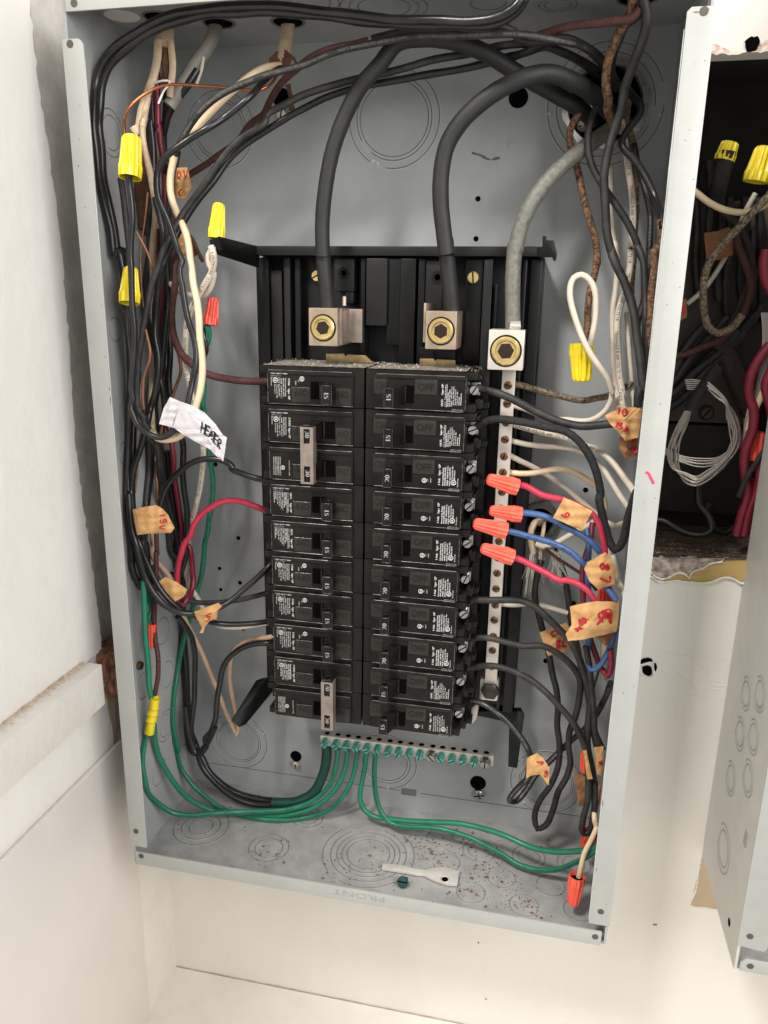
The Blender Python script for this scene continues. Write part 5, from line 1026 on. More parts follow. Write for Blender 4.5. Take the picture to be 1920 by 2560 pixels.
wire('white wire printed with volts hanging under the upper right hole', white_ins, .085, [E, (870, 480, 3.6), (900, 680, 3.5), (930, 880), (955, 1080, 3.4), (985, 1300), (1005, 1500), (1015, 1700, 3.2), (1000, 1900), (985, 2180), G2, (1145, 100, 3.0), (1130, 350), (1100, 520), (1060, 720), (1010, 880, 2.8), (970, 1100), (955, 1350), (965, 1600, 2.5), (990, 1900), (1030, 2200), G, (1250, 150, 2.0), (1275, 290), (1300, 500, 1.6)], group=gr_, printed='TRIANGLE R 600 VOLTS 14', gauge=.1)
wire('second white wire hanging left of the printed one', white_ins, .08, [E, (735, 1050, 3.7), (735, 1300, 3.6), (735, 1600), (760, 1830), (800, 2060, 3.4), G2, (920, 50), (955, 250), (960, 450, 3.2), (940, 700), (905, 950), (895, 1250, 2.9), (900, 1550), (915, 1850), (945, 2180), G, (1205, 150, 2.2), (1225, 300, 1.8)], group=gr_)
wire('dirty white wire behind the printed one under the hole', cloth_white, .08, [E, (990, 150, 3.8), (930, 430, 3.7), (990, 700, 3.6), (1020, 900), (1040, 1100), (1035, 1300), (1040, 1500, 3.5), (1030, 1800), (1020, 2180), G2, (1190, 100, 3.4), (1165, 400), (1150, 600), (1150, 750)], group=gr_)
wire('thin flat pale wire hanging straight down beside the right panel', white_ins, .055, [G2, (1080, 1000, 3.2), (1095, 1250), (1120, 1500), (1150, 1800), (1175, 2180, 2.8), G, (1385, 150, 2.4), (1390, 270)], group=gr_)
wire('white wire making an upright teardrop loop into the yellow nut', white_ins, .072, [G2, (590, 1440, 1.5), (610, 1330, 1.4), (650, 1120, 1.4), (660, 900), (645, 690), (570, 540), (460, 473), (350, 520), (298, 660), (303, 830), (350, 1010), (430, 1220), (520, 1420, 1.25), (610, 1590), (720, 1760, 1.3), (820, 1920), (880, 2100, 1.5), G, (1155, 60, 1.6), (1155, 180), (1110, 290), (1030, 370), (940, 415), (830, 428, 1.8), (700, 415), (560, 410), (430, 365, 2.2), (300, 310), (150, 265, 2.6), (110, 255, 2.7)], group='pale wires')
wire('mottled dirty cloth wire sagging to the top screw of the vertical bar', cloth_white, .085, [G2, (1150, 1950, 2.8), (1080, 2040, 2.8), G, (1260, 90, 2.8), (1130, 165, 2.7), (1000, 185), (860, 212), (700, 190), (560, 150), (420, 110), (280, 70, 2.7), (150, 45), (100, 35, 2.75)], group='aged cloth wires')
wire('matte black wire sloping from the topmost right breaker to the 10 15A tag', dusty_black, .1, [Q4, (400, 635, 1.9), (430, 645, 1.9), (500, 665, 1.7), (580, 700), (680, 750, 1.6), (760, 785), (850, 805, 1.5), (940, 798), (1010, 790, 1.3)], group='wires feeding the right breakers')
wire('taped black wire bending down from the second right breaker in a long hook', taped_m, .1, [Q4, (400, 805, 1.9), (450, 780, 1.8), (530, 775, 1.6), (620, 790, 1.5), (700, 810), (780, 825), (840, 865, 1.4), (890, 930), (920, 1010), (935, 1106, 1.3), G, (1035, 1200), (1065, 1400), (1100, 1560), (1140, 1700), (1185, 1760), (1240, 1720), (1290, 1600, 1.0), (1325, 1440), (1365, 1300, .7), (1420, 1150, .5)], group='wires feeding the right breakers', jitter=.05)
gn = 'white wires fixed to the vertical bar'
wire('white wire with black printing curving down to the right from the third bar screw', white_ins, .078, [G, (100, 448, 2.75), (200, 480, 2.6), (350, 520), (520, 565, 2.4), (700, 605), (850, 650), (980, 705, 2.2), (1110, 800), (1200, 900), (1280, 1010, 1.6), (1350, 1100, 1.0), (1420, 1200, .7)], group=gn, printed='TRIANGLE  VOLINE  600 VOLTS  RESILIANT B  600 VOLT', gauge=.1)
wire('plain white wire curving down to the right from the fourth bar screw', white_ins, .075, [G, (90, 620, 2.75), (200, 650, 2.7), (400, 680), (620, 700, 2.6), (800, 725), (920, 780), (1040, 880, 2.4), (1140, 1030), (1220, 1170), (1280, 1260, 1.6), (1345, 1335, 1.0), (1400, 1400, .7)], group=gn)
wire('white wire running straight and steep from the fifth bar screw', white_ins, .075, [G, (90, 775, 2.75), (200, 835, 2.8), (350, 905), (500, 990, 3.0), (650, 1100), (800, 1225), (950, 1340), (1020, 1400, 3.0), (1070, 1500), (1100, 1700), (1180, 1950)], group=gn)
wire('stained white wire humping from the sixth bar screw over to the right', cream_ins, .078, [G, (85, 955, 2.75), (200, 970, 2.7), (350, 960), (500, 935, 2.6), (660, 930), (800, 970), (920, 1040, 2.6), (1030, 1130), (1080, 1230), (1090, 1330, 2.6)], group=gn)
wire('white wire curling from the grey bushing up behind the kraft tag marked 9', white_ins, .078, [G, (380, 1700, 3.0), (450, 1725, 2.9), (560, 1700), (680, 1640), (800, 1570), (900, 1515), (970, 1470), (1010, 1400, 2.9)], group='pale wires')
wire('short white wire passing behind the hooked black wire to the flange', white_ins, .072, [G, (1100, 1470, 2.8), (1170, 1505, 2.6), (1250, 1500), (1320, 1465, 1.6), (1400, 1420, .8)], group='pale wires')
wire('white wire dropping behind the 8 7 tag to the flange', white_ins, .08, [G, (1170, 1820, 2.6), (1200, 1950, 2.4), (1240, 2100, 2.0), (1275, 2190, 1.4), (1320, 2300, .8)], group='pale wires')
wire('pale wire ending bluntly below the big REF tag', white_ins, .1, [H, (810, 520, 2.4), (805, 640), (805, 780, 2.4)], group='pale wires')
wire('pale wire running from a low bar screw behind the black wires to the REF tag', white_ins, .072, [H, (120, 285, 2.7), (220, 292, 2.8), (340, 285), (440, 305), (570, 345, 2.8)], group=gn)
gc = 'coloured wires with orange nuts'
wire('red wire from the topmost horizontal orange nut into the tag marked 9', red_ins, .08, [G, (180, 1085, 1.0), (260, 1100, 1.0), (350, 1150), (430, 1190), (540, 1215), (660, 1243), (800, 1310), (940, 1385, 1.0), (1010, 1460), (1055, 1590), (1085, 1740, 1.1), (1090, 1850)], group=gc)
wire('upper blue wire bending from the second orange nut to the 8 7 tag', blue_ins, .08, [G, (215, 1375, 1.0), (330, 1385), (450, 1410), (570, 1460, 1.1), (700, 1530), (830, 1600), (950, 1690), (1040, 1790, 1.2)], group=gc)
wire('lower blue wire bending from the third orange nut to the 8 7 tag', blue_ins, .078, [G, (60, 1560, .9), (180, 1590), (320, 1630), (470, 1665, 1.0), (620, 1720), (740, 1790), (830, 1870), (900, 1940, 1.1)], group=gc, printed='14 VW-1  600V (UL)', gauge=.08)
wire('pink-red wire from the lowest horizontal orange nut into the big REF tag', red_ins, .08, [G, (130, 1835, .9), (230, 1870), (360, 1940), (500, 2015, .9), (640, 2080), H, (560, 130, .9), (640, 155), (700, 200), (750, 275, .9)], group=gc)
wire('blue wire looping out below the REF tag behind the flange', blue_ins, .075, [G, (900, 1550, 2.6), (920, 1700, 2.4), H, (700, 130, 2.0), (718, 300), (712, 480, 1.6), (705, 640), (725, 712), (770, 700), (820, 630), (855, 550), (880, 450, 1.2)], group=gc)
wire('short blue wire emerging right of the 8 7 tag toward the flange', blue_ins, .08, [H, (810, 165, 1.0), (850, 210), (890, 265, .8)], group=gc)
wire('red wire looping deepest below the REF tag behind the flange', dred_ins, .08, [G, (960, 1480, 2.8), (940, 1650, 2.6), H, (670, 60, 2.2), (668, 250), (700, 480, 1.8), (745, 600), (790, 700), (835, 752, 1.4), (855, 680), (850, 580, 1.2)], group=gc)
wire('brown thin wire slanting right below the REF tag', dbrown_ins, .04, [H, (790, 640, 3.0), (760, 760), (735, 860), (760, 1120), (810, 1230)], group=gc)
wire('brown wire slanting across the frayed fibres', brown_ins, .045, [G, (470, 1750, 2.8), (600, 1850), (750, 1950), (900, 2050, 2.4), (1000, 2180)], group=gc)
gh = 'black wires low on the right'
wire('black wire from a right breaker passing behind the REF tag to the kraft sleeve', dusty_black, .095, [X8, (930, 90, 2.0), H, (-60, 268, 2.0), (60, 262, 1.9), (170, 258), (260, 262), (340, 295, 1.8), (430, 370), (520, 455), (590, 530), (640, 620), (680, 740, 1.8), (710, 880), (705, 1050), (700, 1200, 1.7), (730, 1360), (745, 1480), (745, 1620, 1.6)], group=gh)
wire('black wire from a right breaker curling into the lowest loop with the COP tag', dusty_black, .09, [X8, (920, 500, 2.0), H, (-40, 515, 2.0), (80, 512, 1.9), (180, 535), (290, 560), (400, 560, 2.0), (500, 605), (590, 680), (645, 770, 2.2), (650, 880), (625, 1010), (585, 1110), (580, 1230, 2.4), (590, 1310), (560, 1410), (510, 1500), (470, 1640, 2.6), (420, 1730), (375, 1750), (358, 1680), (385, 1580), (460, 1460, 2.8), (510, 1330), (515, 1200), (500, 1080), (510, 960, 2.8), (500, 840), (470, 730), (452, 620), (420, 500, 2.7), (380, 360), (355, 230, 2.8), (375, 100), (400, 0, 3.0)], group=gh)
wire('black wire from a right breaker sloping down into the narrow kraft sleeve', dusty_black, .09, [X8, (920, 505, 2.0), H, (-40, 698, 2.0), (80, 690, 1.8), (200, 715), (320, 775, 1.7), (430, 860), (530, 970), (610, 1070, 1.6), (660, 1160), (690, 1260), (705, 1380), (710, 1480, 1.5), (695, 1600), (672, 1700), (675, 1780), (705, 1770), (730, 1690), (750, 1560, 1.6), (745, 1440)], group=gh)
wire('glossy printed black wire from the lowest right breakers into the small red-marked tag', black_ins, .085, [X8, (950, 940, 2.0), H, (-20, 920, 1.8), (40, 945), (120, 1000, 1.6), (200, 1070), (265, 1150), (305, 1220), (325, 1280, 1.5), (315, 1360), (310, 1420), (270, 1460), (215, 1520, 1.8), (195, 1570), (240, 1570), (300, 1500), (360, 1400, 2.6), (470, 1290), (580, 1190, 3.0), (680, 1100), (760, 1000), (810, 900, 2.0), (850, 800, 1.4)], group=gh, printed='12 VOLTS THHN OR THWN', pm=print_grey)
wire('black wire dropping straight from behind the fibres past the REF tag', dusty_black, .09, [G, (560, 1750, 3.2), (620, 1900, 3.1), H, (540, 80, 3.0), (575, 230), (595, 400, 2.8), (630, 560), (660, 720, 2.4), (700, 860), (720, 1000, 2.0), (735, 1100), (760, 1215, 1.8)], group=gh)
wire('short black wire beside the lower bundle ending in the red-marked sleeve', dusty_black, .085, [H, (690, 560, 1.5), (720, 750), (735, 950), (745, 1100), (770, 1220, 1.6)], group=gh)
wire('stained white wire rising out of the upturned orange nut at the bottom right', cream_ins, .07, [H, (742, 1625, 1.6), (745, 1700, 1.4), (755, 1745, 1.0), (720, 1820, .9), (680, 1900), (660, 1980), (640, 2075, .8)], group='pale wires')
wire('short dirty white wire beside the bottom right orange nut', cloth_white, .08, [H, (738, 1630, 2.0), (732, 1740, 2.0), (715, 1800, 2.0)], group='pale wires')

# ================================================================== WIRE NUTS
def nut(label, p0, p1, r0_, r1, m, hollow=True, name='wire_nut'):
    """p0: open skirt end, p1: closed tip"""
    p0, p1 = Vector(p0), Vector(p1); L = (p1 - p0).length; ax = (p1 - p0) / L
    t = thing(name, p0, label, 'wire nut', 'wire nuts'); bm = bmesh.new(); g = lambda a, j: 1 + (.1 * (1 if math.sin(a * 12) > 0 else -1) if 3 <= j <= 6 else 0)
    lathe(bm, p0, ax, [(r0_ * .84, .12), (r0_ * .88, 0), (r0_, 0), (r0_ * .97, L * .27), (r0_ * .9, L * .31), (r1 + (r0_ - r1) * .35, L * .62), (r1 * 1.04, L * .9), (r1 * .96, L * .97), (r1 * .7, L)], 48, g, cap=False)
    rr = r1 * .7; bm2 = bmesh.new(); bm2.free(); disc(bm, p0 + ax * L, ax, rr, 24)
    obj('cap', bm, m, t)
    bm = bmesh.new(); disc(bm, p0 + ax * .11, -ax, r0_ * .86, 24); obj('mouth', bm, void_m if hollow else m, t, smooth=False)
    return t
nut('yellow wire nut at the upper left end of the copper wire', atY(*A(138, 800), .05), atY(*A(165, 215), .25), .26, .2, yellow_m)
nut('lower yellow wire nut on the left, partly behind the glossy black wire', atY(*B(130, 600), .45), atY(*B(150, 100), .7), .25, .16, yellow_m)
nut('small yellow wire nut standing on the end of the upper left bracket arm', atY(*A(1330, 1640), 1.1), atY(*A(1370, 1150), 1.2), .2, .135, yellow_m)
nut('orange-red wire nut on the green wire beside the cream wire', atY(*B(1250, 900), 1.6), atY(*B(1292, 520), 1.7), .19, .13, deepor_m)
nut('orange-red wire nut beside the bright green wire on the left panel', atY(*D(330, 870), 1.1), atY(*D(330, 1120), 1.0), .13, .095, deepor_m)
nut('yellow wire nut hanging under the white teardrop loop', atY(*G2(465, 1425), 1.75), atY(*G2(465, 1960), 1.7), .28, .2, yellow_m)
nut('topmost of the four horizontal orange wire nuts', atY(1294, 1218, .9), atY(1218, 1197, .75), .205, .13, orange_m)
nut('second of the four horizontal orange wire nuts', atY(1303, 1287, 1.0), atY(1224, 1276, .85), .195, .12, orange_m)
nut('third of the four horizontal orange wire nuts', atY(1266, 1327, .85), atY(1184, 1308, .7), .205, .13, orange_m)
nut('lowest of the four horizontal orange wire nuts', atY(1282, 1394, .85), atY(1203, 1369, .7), .205, .125, orange_m)
nut('orange-red wire nut standing upright between the 8 7 tag and the REF tag', atY(*H(815, 290), 1.6), atY(*H(815, 130), 1.6), .2, .14, deepor_m)
nut('orange wire nut opening upward at the bottom right beside the flange', atY(*H(632, 2055), .7), atY(*H(605, 2240), .6), .22, .15, orange_m)
nut('orange-red wire nut half hidden behind the black loop at the bottom right', atY(*H(725, 1770), 2.4), atY(*H(695, 1880), 2.4), .26, .18, deepor_m)
nut('thin orange-red wire nut glimpsed behind the narrow kraft sleeve', atY(*H(690, 1370), 2.2), atY(*H(680, 1240), 2.2), .16, .1, deepor_m)
# long crimp splice
p0, p1 = atY(*D(367, 1640), .75), atY(*D(303, 2000), .75); bm = bmesh.new(); L = (p1 - p0).length
prof = [(.11, .05), (.125, 0)] + [(.14 + .022 * math.sin(k * 2.1) * (1 if 3 < k < 13 else 0), L * (k / 16)) for k in range(17)] + [(.11, L - .02)]
lathe(bm, p0, p1 - p0, prof, 24, lambda a, j: 1 + .05 * math.sin(a * 2 + j * .6)); obj('crimp_splice', bm, yellow_m, None, 'long crimped yellow splice sleeve joining brown and green wires on the left', 'splice')

# ================================================================== TAGS
GLY = {'H': [[(0, 0), (0, 1)], [(0, .5), (.6, .55)], [(.6, 0), (.6, 1)]], 'E': [[(.55, 1), (0, 1), (0, 0), (.55, 0)], [(0, .5), (.45, .5)]], 'A': [[(0, 0), (.3, 1), (.6, 0)], [(.12, .35), (.5, .35)]],
       'T': [[(0, 1), (.65, 1)], [(.32, 1), (.32, 0)]], 'R': [[(0, 0), (0, 1), (.45, .95), (.5, .6), (0, .5), (.6, 0)]], '1': [[(.2, 1), (.2, 0)]], '5': [[(.55, 1), (.1, 1), (.08, .55), (.45, .6), (.55, .3), (.35, 0), (0, .08)]],
       '0': [[(.3, 1), (.05, .7), (.05, .3), (.3, 0), (.55, .3), (.55, .7), (.3, 1)]], '9': [[(.5, .6), (.25, .5), (.05, .75), (.3, 1), (.5, .8), (.5, .4), (.3, 0)]], '8': [[(.3, .5), (.05, .75), (.3, 1), (.55, .75), (.3, .5), (0, .25), (.3, 0), (.6, .25), (.3, .5)]],
       '7': [[(0, 1), (.55, 1), (.2, 0)]], 'F': [[(.55, 1), (0, 1), (0, 0)], [(0, .5), (.4, .5)]], 'P': [[(0, 0), (0, 1), (.5, .9), (.5, .55), (0, .5)]], 'C': [[(.55, .9), (.3, 1), (.05, .7), (.05, .3), (.3, 0), (.55, .1)]],
       'O': [[(.3, 1), (.05, .7), (.05, .3), (.3, 0), (.55, .3), (.55, .7), (.3, 1)]], 'L': [[(0, 1), (0, 0), (.5, 0)]], 'B': [[(0, 0), (0, 1), (.45, .85), (.05, .52), (.5, .25), (0, 0)]], '.': [[(.2, .05), (.25, 0)]], 'X': [[(0, 1), (.5, 0)], [(.5, 1), (0, 0)]], 'V': [[(0, 1), (.3, 0), (.6, 1)]], ' ': []}
def tag(label, fr, poly, Y, m=kraft, wr=(), name='paper_tag', bulge=.07, group='kraft paper tags', slope=(0, 0), ink=None, ir=.016):
    """wr: (text, x, y, dx, dy, ux, uy): origin, advance per glyph, height vector, all in the frame's pixels"""
    def yat(x, y): return Y + slope[0] * (x - poly[0][0]) + slope[1] * (y - poly[0][1])
    cx = sum(p[0] for p in poly) / len(poly); cy = sum(p[1] for p in poly) / len(poly)
    n = 7; bm = bmesh.new(); rings = []; m_ = len(poly); per = []
    for i in range(m_):
        a, b = poly[i], poly[(i + 1) % m_]
        for k in range(4): per.append((a[0] + (b[0] - a[0]) * k / 4 + random.uniform(-1.5, 1.5), a[1] + (b[1] - a[1]) * k / 4 + random.uniform(-1.5, 1.5)))
    ph = random.uniform(0, 6)
    def dep(x, y, f):
        return yat(x, y) - bulge * (1 - f * f) + .022 * math.sin(x * .045 + ph) + .018 * math.sin(y * .06 + ph * 2) + .01 * math.sin((x + y) * .11)
    for j in range(1, n + 1):
        f = j / n; rings.append([bm.verts.new(atY(*fr(cx + (x - cx) * f, cy + (y - cy) * f), dep(x, y, f) if j == n else dep(cx + (x - cx) * f, cy + (y - cy) * f, f))) for x, y in per])
    c = bm.verts.new(atY(*fr(cx, cy), dep(cx, cy, 0))); q = len(per)
    for i in range(q): bm.faces.new([c, rings[0][i], rings[0][(i + 1) % q]])
    for a, b in zip(rings, rings[1:]):
        for i in range(q): bm.faces.new([a[i], b[i], b[(i + 1) % q], a[(i + 1) % q]])
    ret = bmesh.ops.extrude_face_region(bm, geom=bm.faces[:])
    for v in [g for g in ret['geom'] if isinstance(g, bmesh.types.BMVert)]: v.co.y += .02
    bmesh.ops.recalc_face_normals(bm, faces=bm.faces[:])
    o = obj(name, bm, m, None, label, 'tag', group)
    if wr:
        bm = bmesh.new()
        for (s, x, y, dx, dy, ux, uy) in wr:
            for gi, ch in enumerate(s):
                ox, oy = x + dx * gi, y + dy * gi
                for st in GLY[ch]:
                    pts = []
                    for (a, b) in smooth2(st):
                        px, py = ox + dx * a * 1.25 + ux * b, oy + dy * a * 1.25 + uy * b
                        f = min(1, math.hypot((px - cx) / (max(p[0] for p in poly) - cx + 1), (py - cy) / (max(p[1] for p in poly) - cy + 1)))
                        pts.append(atY(*fr(px, py), dep(px, py, f * .9) - .012))
                    if len(pts) > 1: tube(bm, pts, ir, 6, flat=.5, jitter=.15)
        obj('handwriting', bm, ink or red_ink, o)
    return o
def smooth2(st):
    if len(st) < 3: 
        a, b = st; return [(a[0] + (b[0] - a[0]) * k / 4, a[1] + (b[1] - a[1]) * k / 4) for k in range(5)]
    p = smooth_path([Vector((x, y, 0)) for x, y in st], .12); return [(v.x, v.y) for v in p]
tag('small kraft tag with red writing behind the crossing black wires, upper left', A, [(785, 660), (930, 655), (960, 780), (988, 930), (905, 1085), (770, 1070), (738, 950), (760, 800)], 2.5, kraft, [('0', 790, 800, 70, 0, 0, -90), ('V', 880, 800, 70, -10, 0, -110), ('1', 745, 1030, 50, 20, 0, -80), ('C', 810, 1060, 70, -10, 10, -100)])
tag('plain kraft tag behind the cream wire under the crossing black wires', A, [(760, 1600), (870, 1560), (930, 1700), (935, 1870), (820, 1875), (780, 1740)], 2.2)
bmr = wire('', paper_m, .05, [A, (960, 1600, 2.4), (1030, 1700), (1080, 1830), (1150, 1960, 2.4)], name='torn_shred', parent=bpy.data.objects['paper_tag.001'], flat=.4, jitter=.3)
wire('', paper_m, .09, [A, (940, 1680, 2.5), (990, 1780), (1050, 1870, 2.5)], name='torn_shred', parent=bpy.data.objects['paper_tag.001'], flat=.3, jitter=.3)
tag('white tape tag with HEATER handwritten in black, first fold', N, [(690, -40), (850, 30), (790, 200), (735, 385), (540, 330), (600, 120)], -.12, white_tape, name='tape_fold', bulge=.03, group=None)
tag('long curved white tape tag reading HEATER in black handwriting', N, [(850, 25), (1010, 85), (1170, 180), (1320, 340), (1420, 485), (1475, 520), (1450, 700), (1425, 850), (1360, 800), (1240, 680), (1070, 590), (880, 480), (730, 375), (790, 200)], -.16, white_tape,
    [('H', 1115, 450, 62, 38, 25, -150), ('E', 1185, 475, 55, 42, 25, -120), ('A', 1225, 510, 55, 48, 22, -100), ('T', 1265, 560, 50, 42, 25, -125), ('E', 1300, 590, 50, 42, 25, -110), ('R', 1345, 650, 50, 38, 25, -115)], bulge=.06, group=None, ink=black_ink, ir=.02)
tag('kraft tag marked 15A wrapped on the black wires at the left', N, [(175, 1515), (330, 1480), (500, 1455), (590, 1510), (660, 1590), (705, 1680), (750, 1770), (700, 1840), (500, 1830), (240, 1868), (200, 1700)], .35, kraft, [('1', 560, 1580, -2, 60, 65, -4), ('5', 560, 1650, -2, 75, 80, -6), ('V', 545, 1735, 0, 75, 75, -5)], bulge=.12, ir=.02)
tag('small blank kraft tag tilted behind the glossy wires, lower left', D, [(405, 430), (470, 382), (590, 440), (695, 515), (660, 590), (570, 640), (480, 540)], .8, kraft)
tag('kraft tag folded over the glossy black wire with a red 5, lower left', D, [(765, 742), (880, 705), (1015, 652), (1055, 690), (1010, 735), (1000, 820), (930, 840), (880, 900), (862, 962), (825, 965), (850, 910), (800, 820)], .65, kraft, [('5', 885, 850, 55, -25, 25, -75), ('1', 870, 800, 60, -30, 60, -35)], bulge=.1, ir=.016)
tag('kraft tag marked 10 15A in red beside the right flange', G, [(1085, 368), (1180, 320), (1275, 283), (1400, 285), (1475, 300), (1455, 480), (1430, 595), (1300, 632), (1230, 540), (1140, 455)], .7, kraft, [('1', 1215, 345, 55, 12, 10, -70), ('0', 1265, 370, 65, 8, 8, -75), ('1', 1195, 490, 30, 5, 20, -55), ('5', 1225, 505, 50, 12, 10, -60), ('A', 1285, 535, 50, 10, 15, -60)], bulge=.08, ir=.022)
tag('brown kraft tag hanging below the 10 15A tag with red blots', G, [(1240, 590), (1430, 590), (1410, 820), (1290, 808), (1238, 705)], 1.0, kraft_d, [('0', 1365, 650, 50, 0, 0, -40), ('0', 1380, 750, 50, 0, 0, -50)], ir=.03)
tag('kraft tag marked 9 on the red wire of the topmost orange nut', G, [(660, 1218), (800, 1275), (955, 1360), (905, 1460), (850, 1562), (700, 1495), (548, 1430), (610, 1320)], .85, kraft, [('9', 645, 1365, -20, 75, 80, 10)], bulge=.05, ir=.024)
tag('kraft tag marked 8 7 on the blue wires beside the flange', G, [(1098, 1785), (1150, 1850), (1200, 1940), (1188, 2120), (1020, 2170), (930, 2090), (872, 1965), (905, 1890), (1000, 1840)], .8, kraft, [('8', 1040, 1900, 0, 75, 90, 15), ('7', 1035, 2035, 0, 75, 105, 0)], bulge=.12, ir=.03)
tag('big kraft tag with REF in red across the lower right wires', H, [(585, 305), (660, 285), (760, 268), (905, 275), (900, 370), (890, 465), (800, 490), (680, 515), (572, 527), (557, 480), (598, 420)], .75, kraft, [('R', 835, 345, 10, 75, 10, 20), ('R', 790, 335, 5, 70, 60, -5), ('E', 770, 355, 25, 50, 60, -10), ('F', 760, 420, 20, 30, 60, -60), ('.', 695, 385, 20, 0, 0, -20), ('8', 640, 390, 20, 50, 40, -20), ('X', 615, 450, 30, 25, 35, -20)], bulge=.1, ir=.028)
tag('small kraft tag peeping out under the big REF tag', H, [(745, 495), (880, 455), (850, 520), (820, 560), (790, 540)], 1.0, kraft_d)
tag('kraft tag with COP BL in red half hidden by the black wire', H, [(388, 472), (470, 440), (560, 408), (600, 470), (600, 580), (520, 600), (442, 628), (415, 550)], 2.4, kraft, [('C', 460, 500, 50, -12, 5, -35), ('O', 500, 490, 50, -15, 5, -40), ('B', 500, 575, 35, -10, 5, -50), ('L', 540, 565, 35, -10, 5, -50)], ir=.026)
tag('small kraft tag flagged on the printed black wire with a red mark', H, [(335, 1275), (372, 1257), (410, 1290), (452, 1352), (447, 1468), (415, 1430), (385, 1395), (330, 1405), (300, 1422), (305, 1290)], 1.3, kraft, [('V', 362, 1315, 45, 5, 10, -8), ('1', 385, 1320, 40, 60, 20, -20), ('5', 415, 1400, 25, 25, 12, -30)], ir=.022)
tag('narrow kraft sleeve on the black wire near the bottom right', H, [(668, 1240), (692, 1240), (732, 1424), (698, 1428)], 1.3, kraft, bulge=.05)
tag('kraft sleeve with a red mark beside the lower right flange', H, [(742, 1220), (805, 1215), (800, 1335), (790, 1400), (762, 1400)], 1.5, kraft, [('0', 775, 1330, 30, 0, 0, -20)], bulge=.05, ir=.03)
tag('plain brown kraft tag behind the black loop at the lower right', H, [(610, 1400), (710, 1395), (712, 1600), (645, 1600), (625, 1500)], 2.2, kraft_d)
tag('small brown kraft scrap against the lower right panel', H, [(765, 1440), (790, 1440), (780, 1590), (760, 1600)], 1.6, kraft_d)

# the loose aluminium clip and green screw on the floor, the clip by the bottom breaker
bm = bmesh.new(); zf = FZ + .05
out = [atZ(*BF(x, y), zf) for x, y in ((605, 1370), (608, 1330), (700, 1335), (800, 1348), (885, 1372), (975, 1385), (1060, 1365), (1150, 1360), (1272, 1398), (1255, 1510), (1170, 1505), (1060, 1470), (970, 1425), (900, 1418), (800, 1400))]
prism(bm, out, (0, 0, .1), .018); lc = thing('loose_clip', out[3], 'flat pale aluminium cable clip with a hole lying on the floor of the box', 'clip'); obj('clip_plate', bm, clip_m, lc)
bm = bmesh.new(); c = atZ(*BF(1148, 1445), zf + .104); lathe(bm, c, (0, 0, 1), [(.095, 0), (.095, .004)], 24); obj('clip_hole', bm, void_m, lc, smooth=False)
bm = bmesh.new(); ring(bm, c + Vector((0, 0, .002)), (0, 0, 1), .12, .015, 24); obj('hole_rim', bm, clip_m, lc)
gs = thing('loose_screw', atZ(*BF(785, 1460), FZ), 'dark green slotted screw lying on the floor beside the loose clip', 'screw'); c = atZ(*BF(785, 1470), FZ + .14)
screw(gs, c, (-.1, -.75, .65), .16, .1, dkgreen_sc, .1, 'screw_head'); bm = bmesh.new(); lathe(bm, c, (.1, .75, -.4), [(.07, 0), (.07, .4)], 12); obj('screw_thread', bm, dkgreen_sc, gs)
bm = bmesh.new(); prism(bm, [atY(*X8(x, y), 2.2) for x, y in ((975, 1065), (1020, 1030), (1070, 1010), (1085, 1060), (1060, 1200), (1010, 1265), (925, 1280), (945, 1150))], (0, .3, 0), .03)
obj('cable_clip', bm, alu, None, 'tan tinted metal clip standing beside the bottom right breaker', 'clip')

# ================================================================== INSIDE THE WALL OPENING
gq = 'wires inside the wall opening'
cv = thing('old_cover_plate', (14, 7, -1.8), 'old dark steel cover plate with slotted screw deep in the wall opening', 'cover plate')
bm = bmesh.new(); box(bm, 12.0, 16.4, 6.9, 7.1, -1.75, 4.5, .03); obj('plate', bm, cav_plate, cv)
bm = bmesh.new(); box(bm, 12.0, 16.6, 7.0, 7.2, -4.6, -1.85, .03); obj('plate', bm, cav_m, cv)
screw(cv, atY(*M(540, 755), 6.85), (0, -1, 0), .17, .1, cav_plate, .9, 'cover_screw')
bm = bmesh.new(); ring(bm, atY(*M(540, 755), 6.86), (0, -1, 0), .22, .02, 28); obj('screw_ring', bm, cav_m, cv)
def cwire(lab, m, r, pts, **k): return wire(lab, m, r, pts, group=gq, inside=False, **k)
cwire('cream wire bowing across the wall opening behind the box flange', cream_ins, .085, [K, (250, 780, 5.2), (340, 860, 5.2), (460, 950), (580, 1010), (700, 1035), (820, 1030), (950, 980), (1100, 880, 5.2)])
cwire('old speckled brown wire rising to the right in the opening', cloth_white, .1, [K, (1100, 760, 5.0), (980, 900), (850, 1040), (720, 1190), (590, 1320), (480, 1450), (420, 1600), (395, 1780), (400, 1950), (440, 2080), (540, 2150, 5.2), (650, 2110), (760, 1980)])
cwire('reddish wire looping from the middle of the opening back to the left', brown_ins, .1, [K, (690, 1180, 5.6), (720, 1350), (790, 1520), (830, 1680), (810, 1850), (740, 2020, 5.6), (600, 2180), M, (480, 230), (380, 275), (290, 290), (200, 290, 5.6)])
cwire('brown speckled wire curving down on the right of the reddish loop', dbrown_ins, .1, [K, (560, 1020, 6.0), (680, 1120), (790, 1280), (840, 1450), (820, 1650), (760, 1820), (700, 1980), (640, 2080, 6.0)])
cwire('white wire slanting behind the tan tag in the opening', white_ins, .07, [K, (880, 860, 6.2), (800, 1000), (720, 1180), (600, 1440), (480, 1640), (360, 1790), (250, 1880, 6.2)])
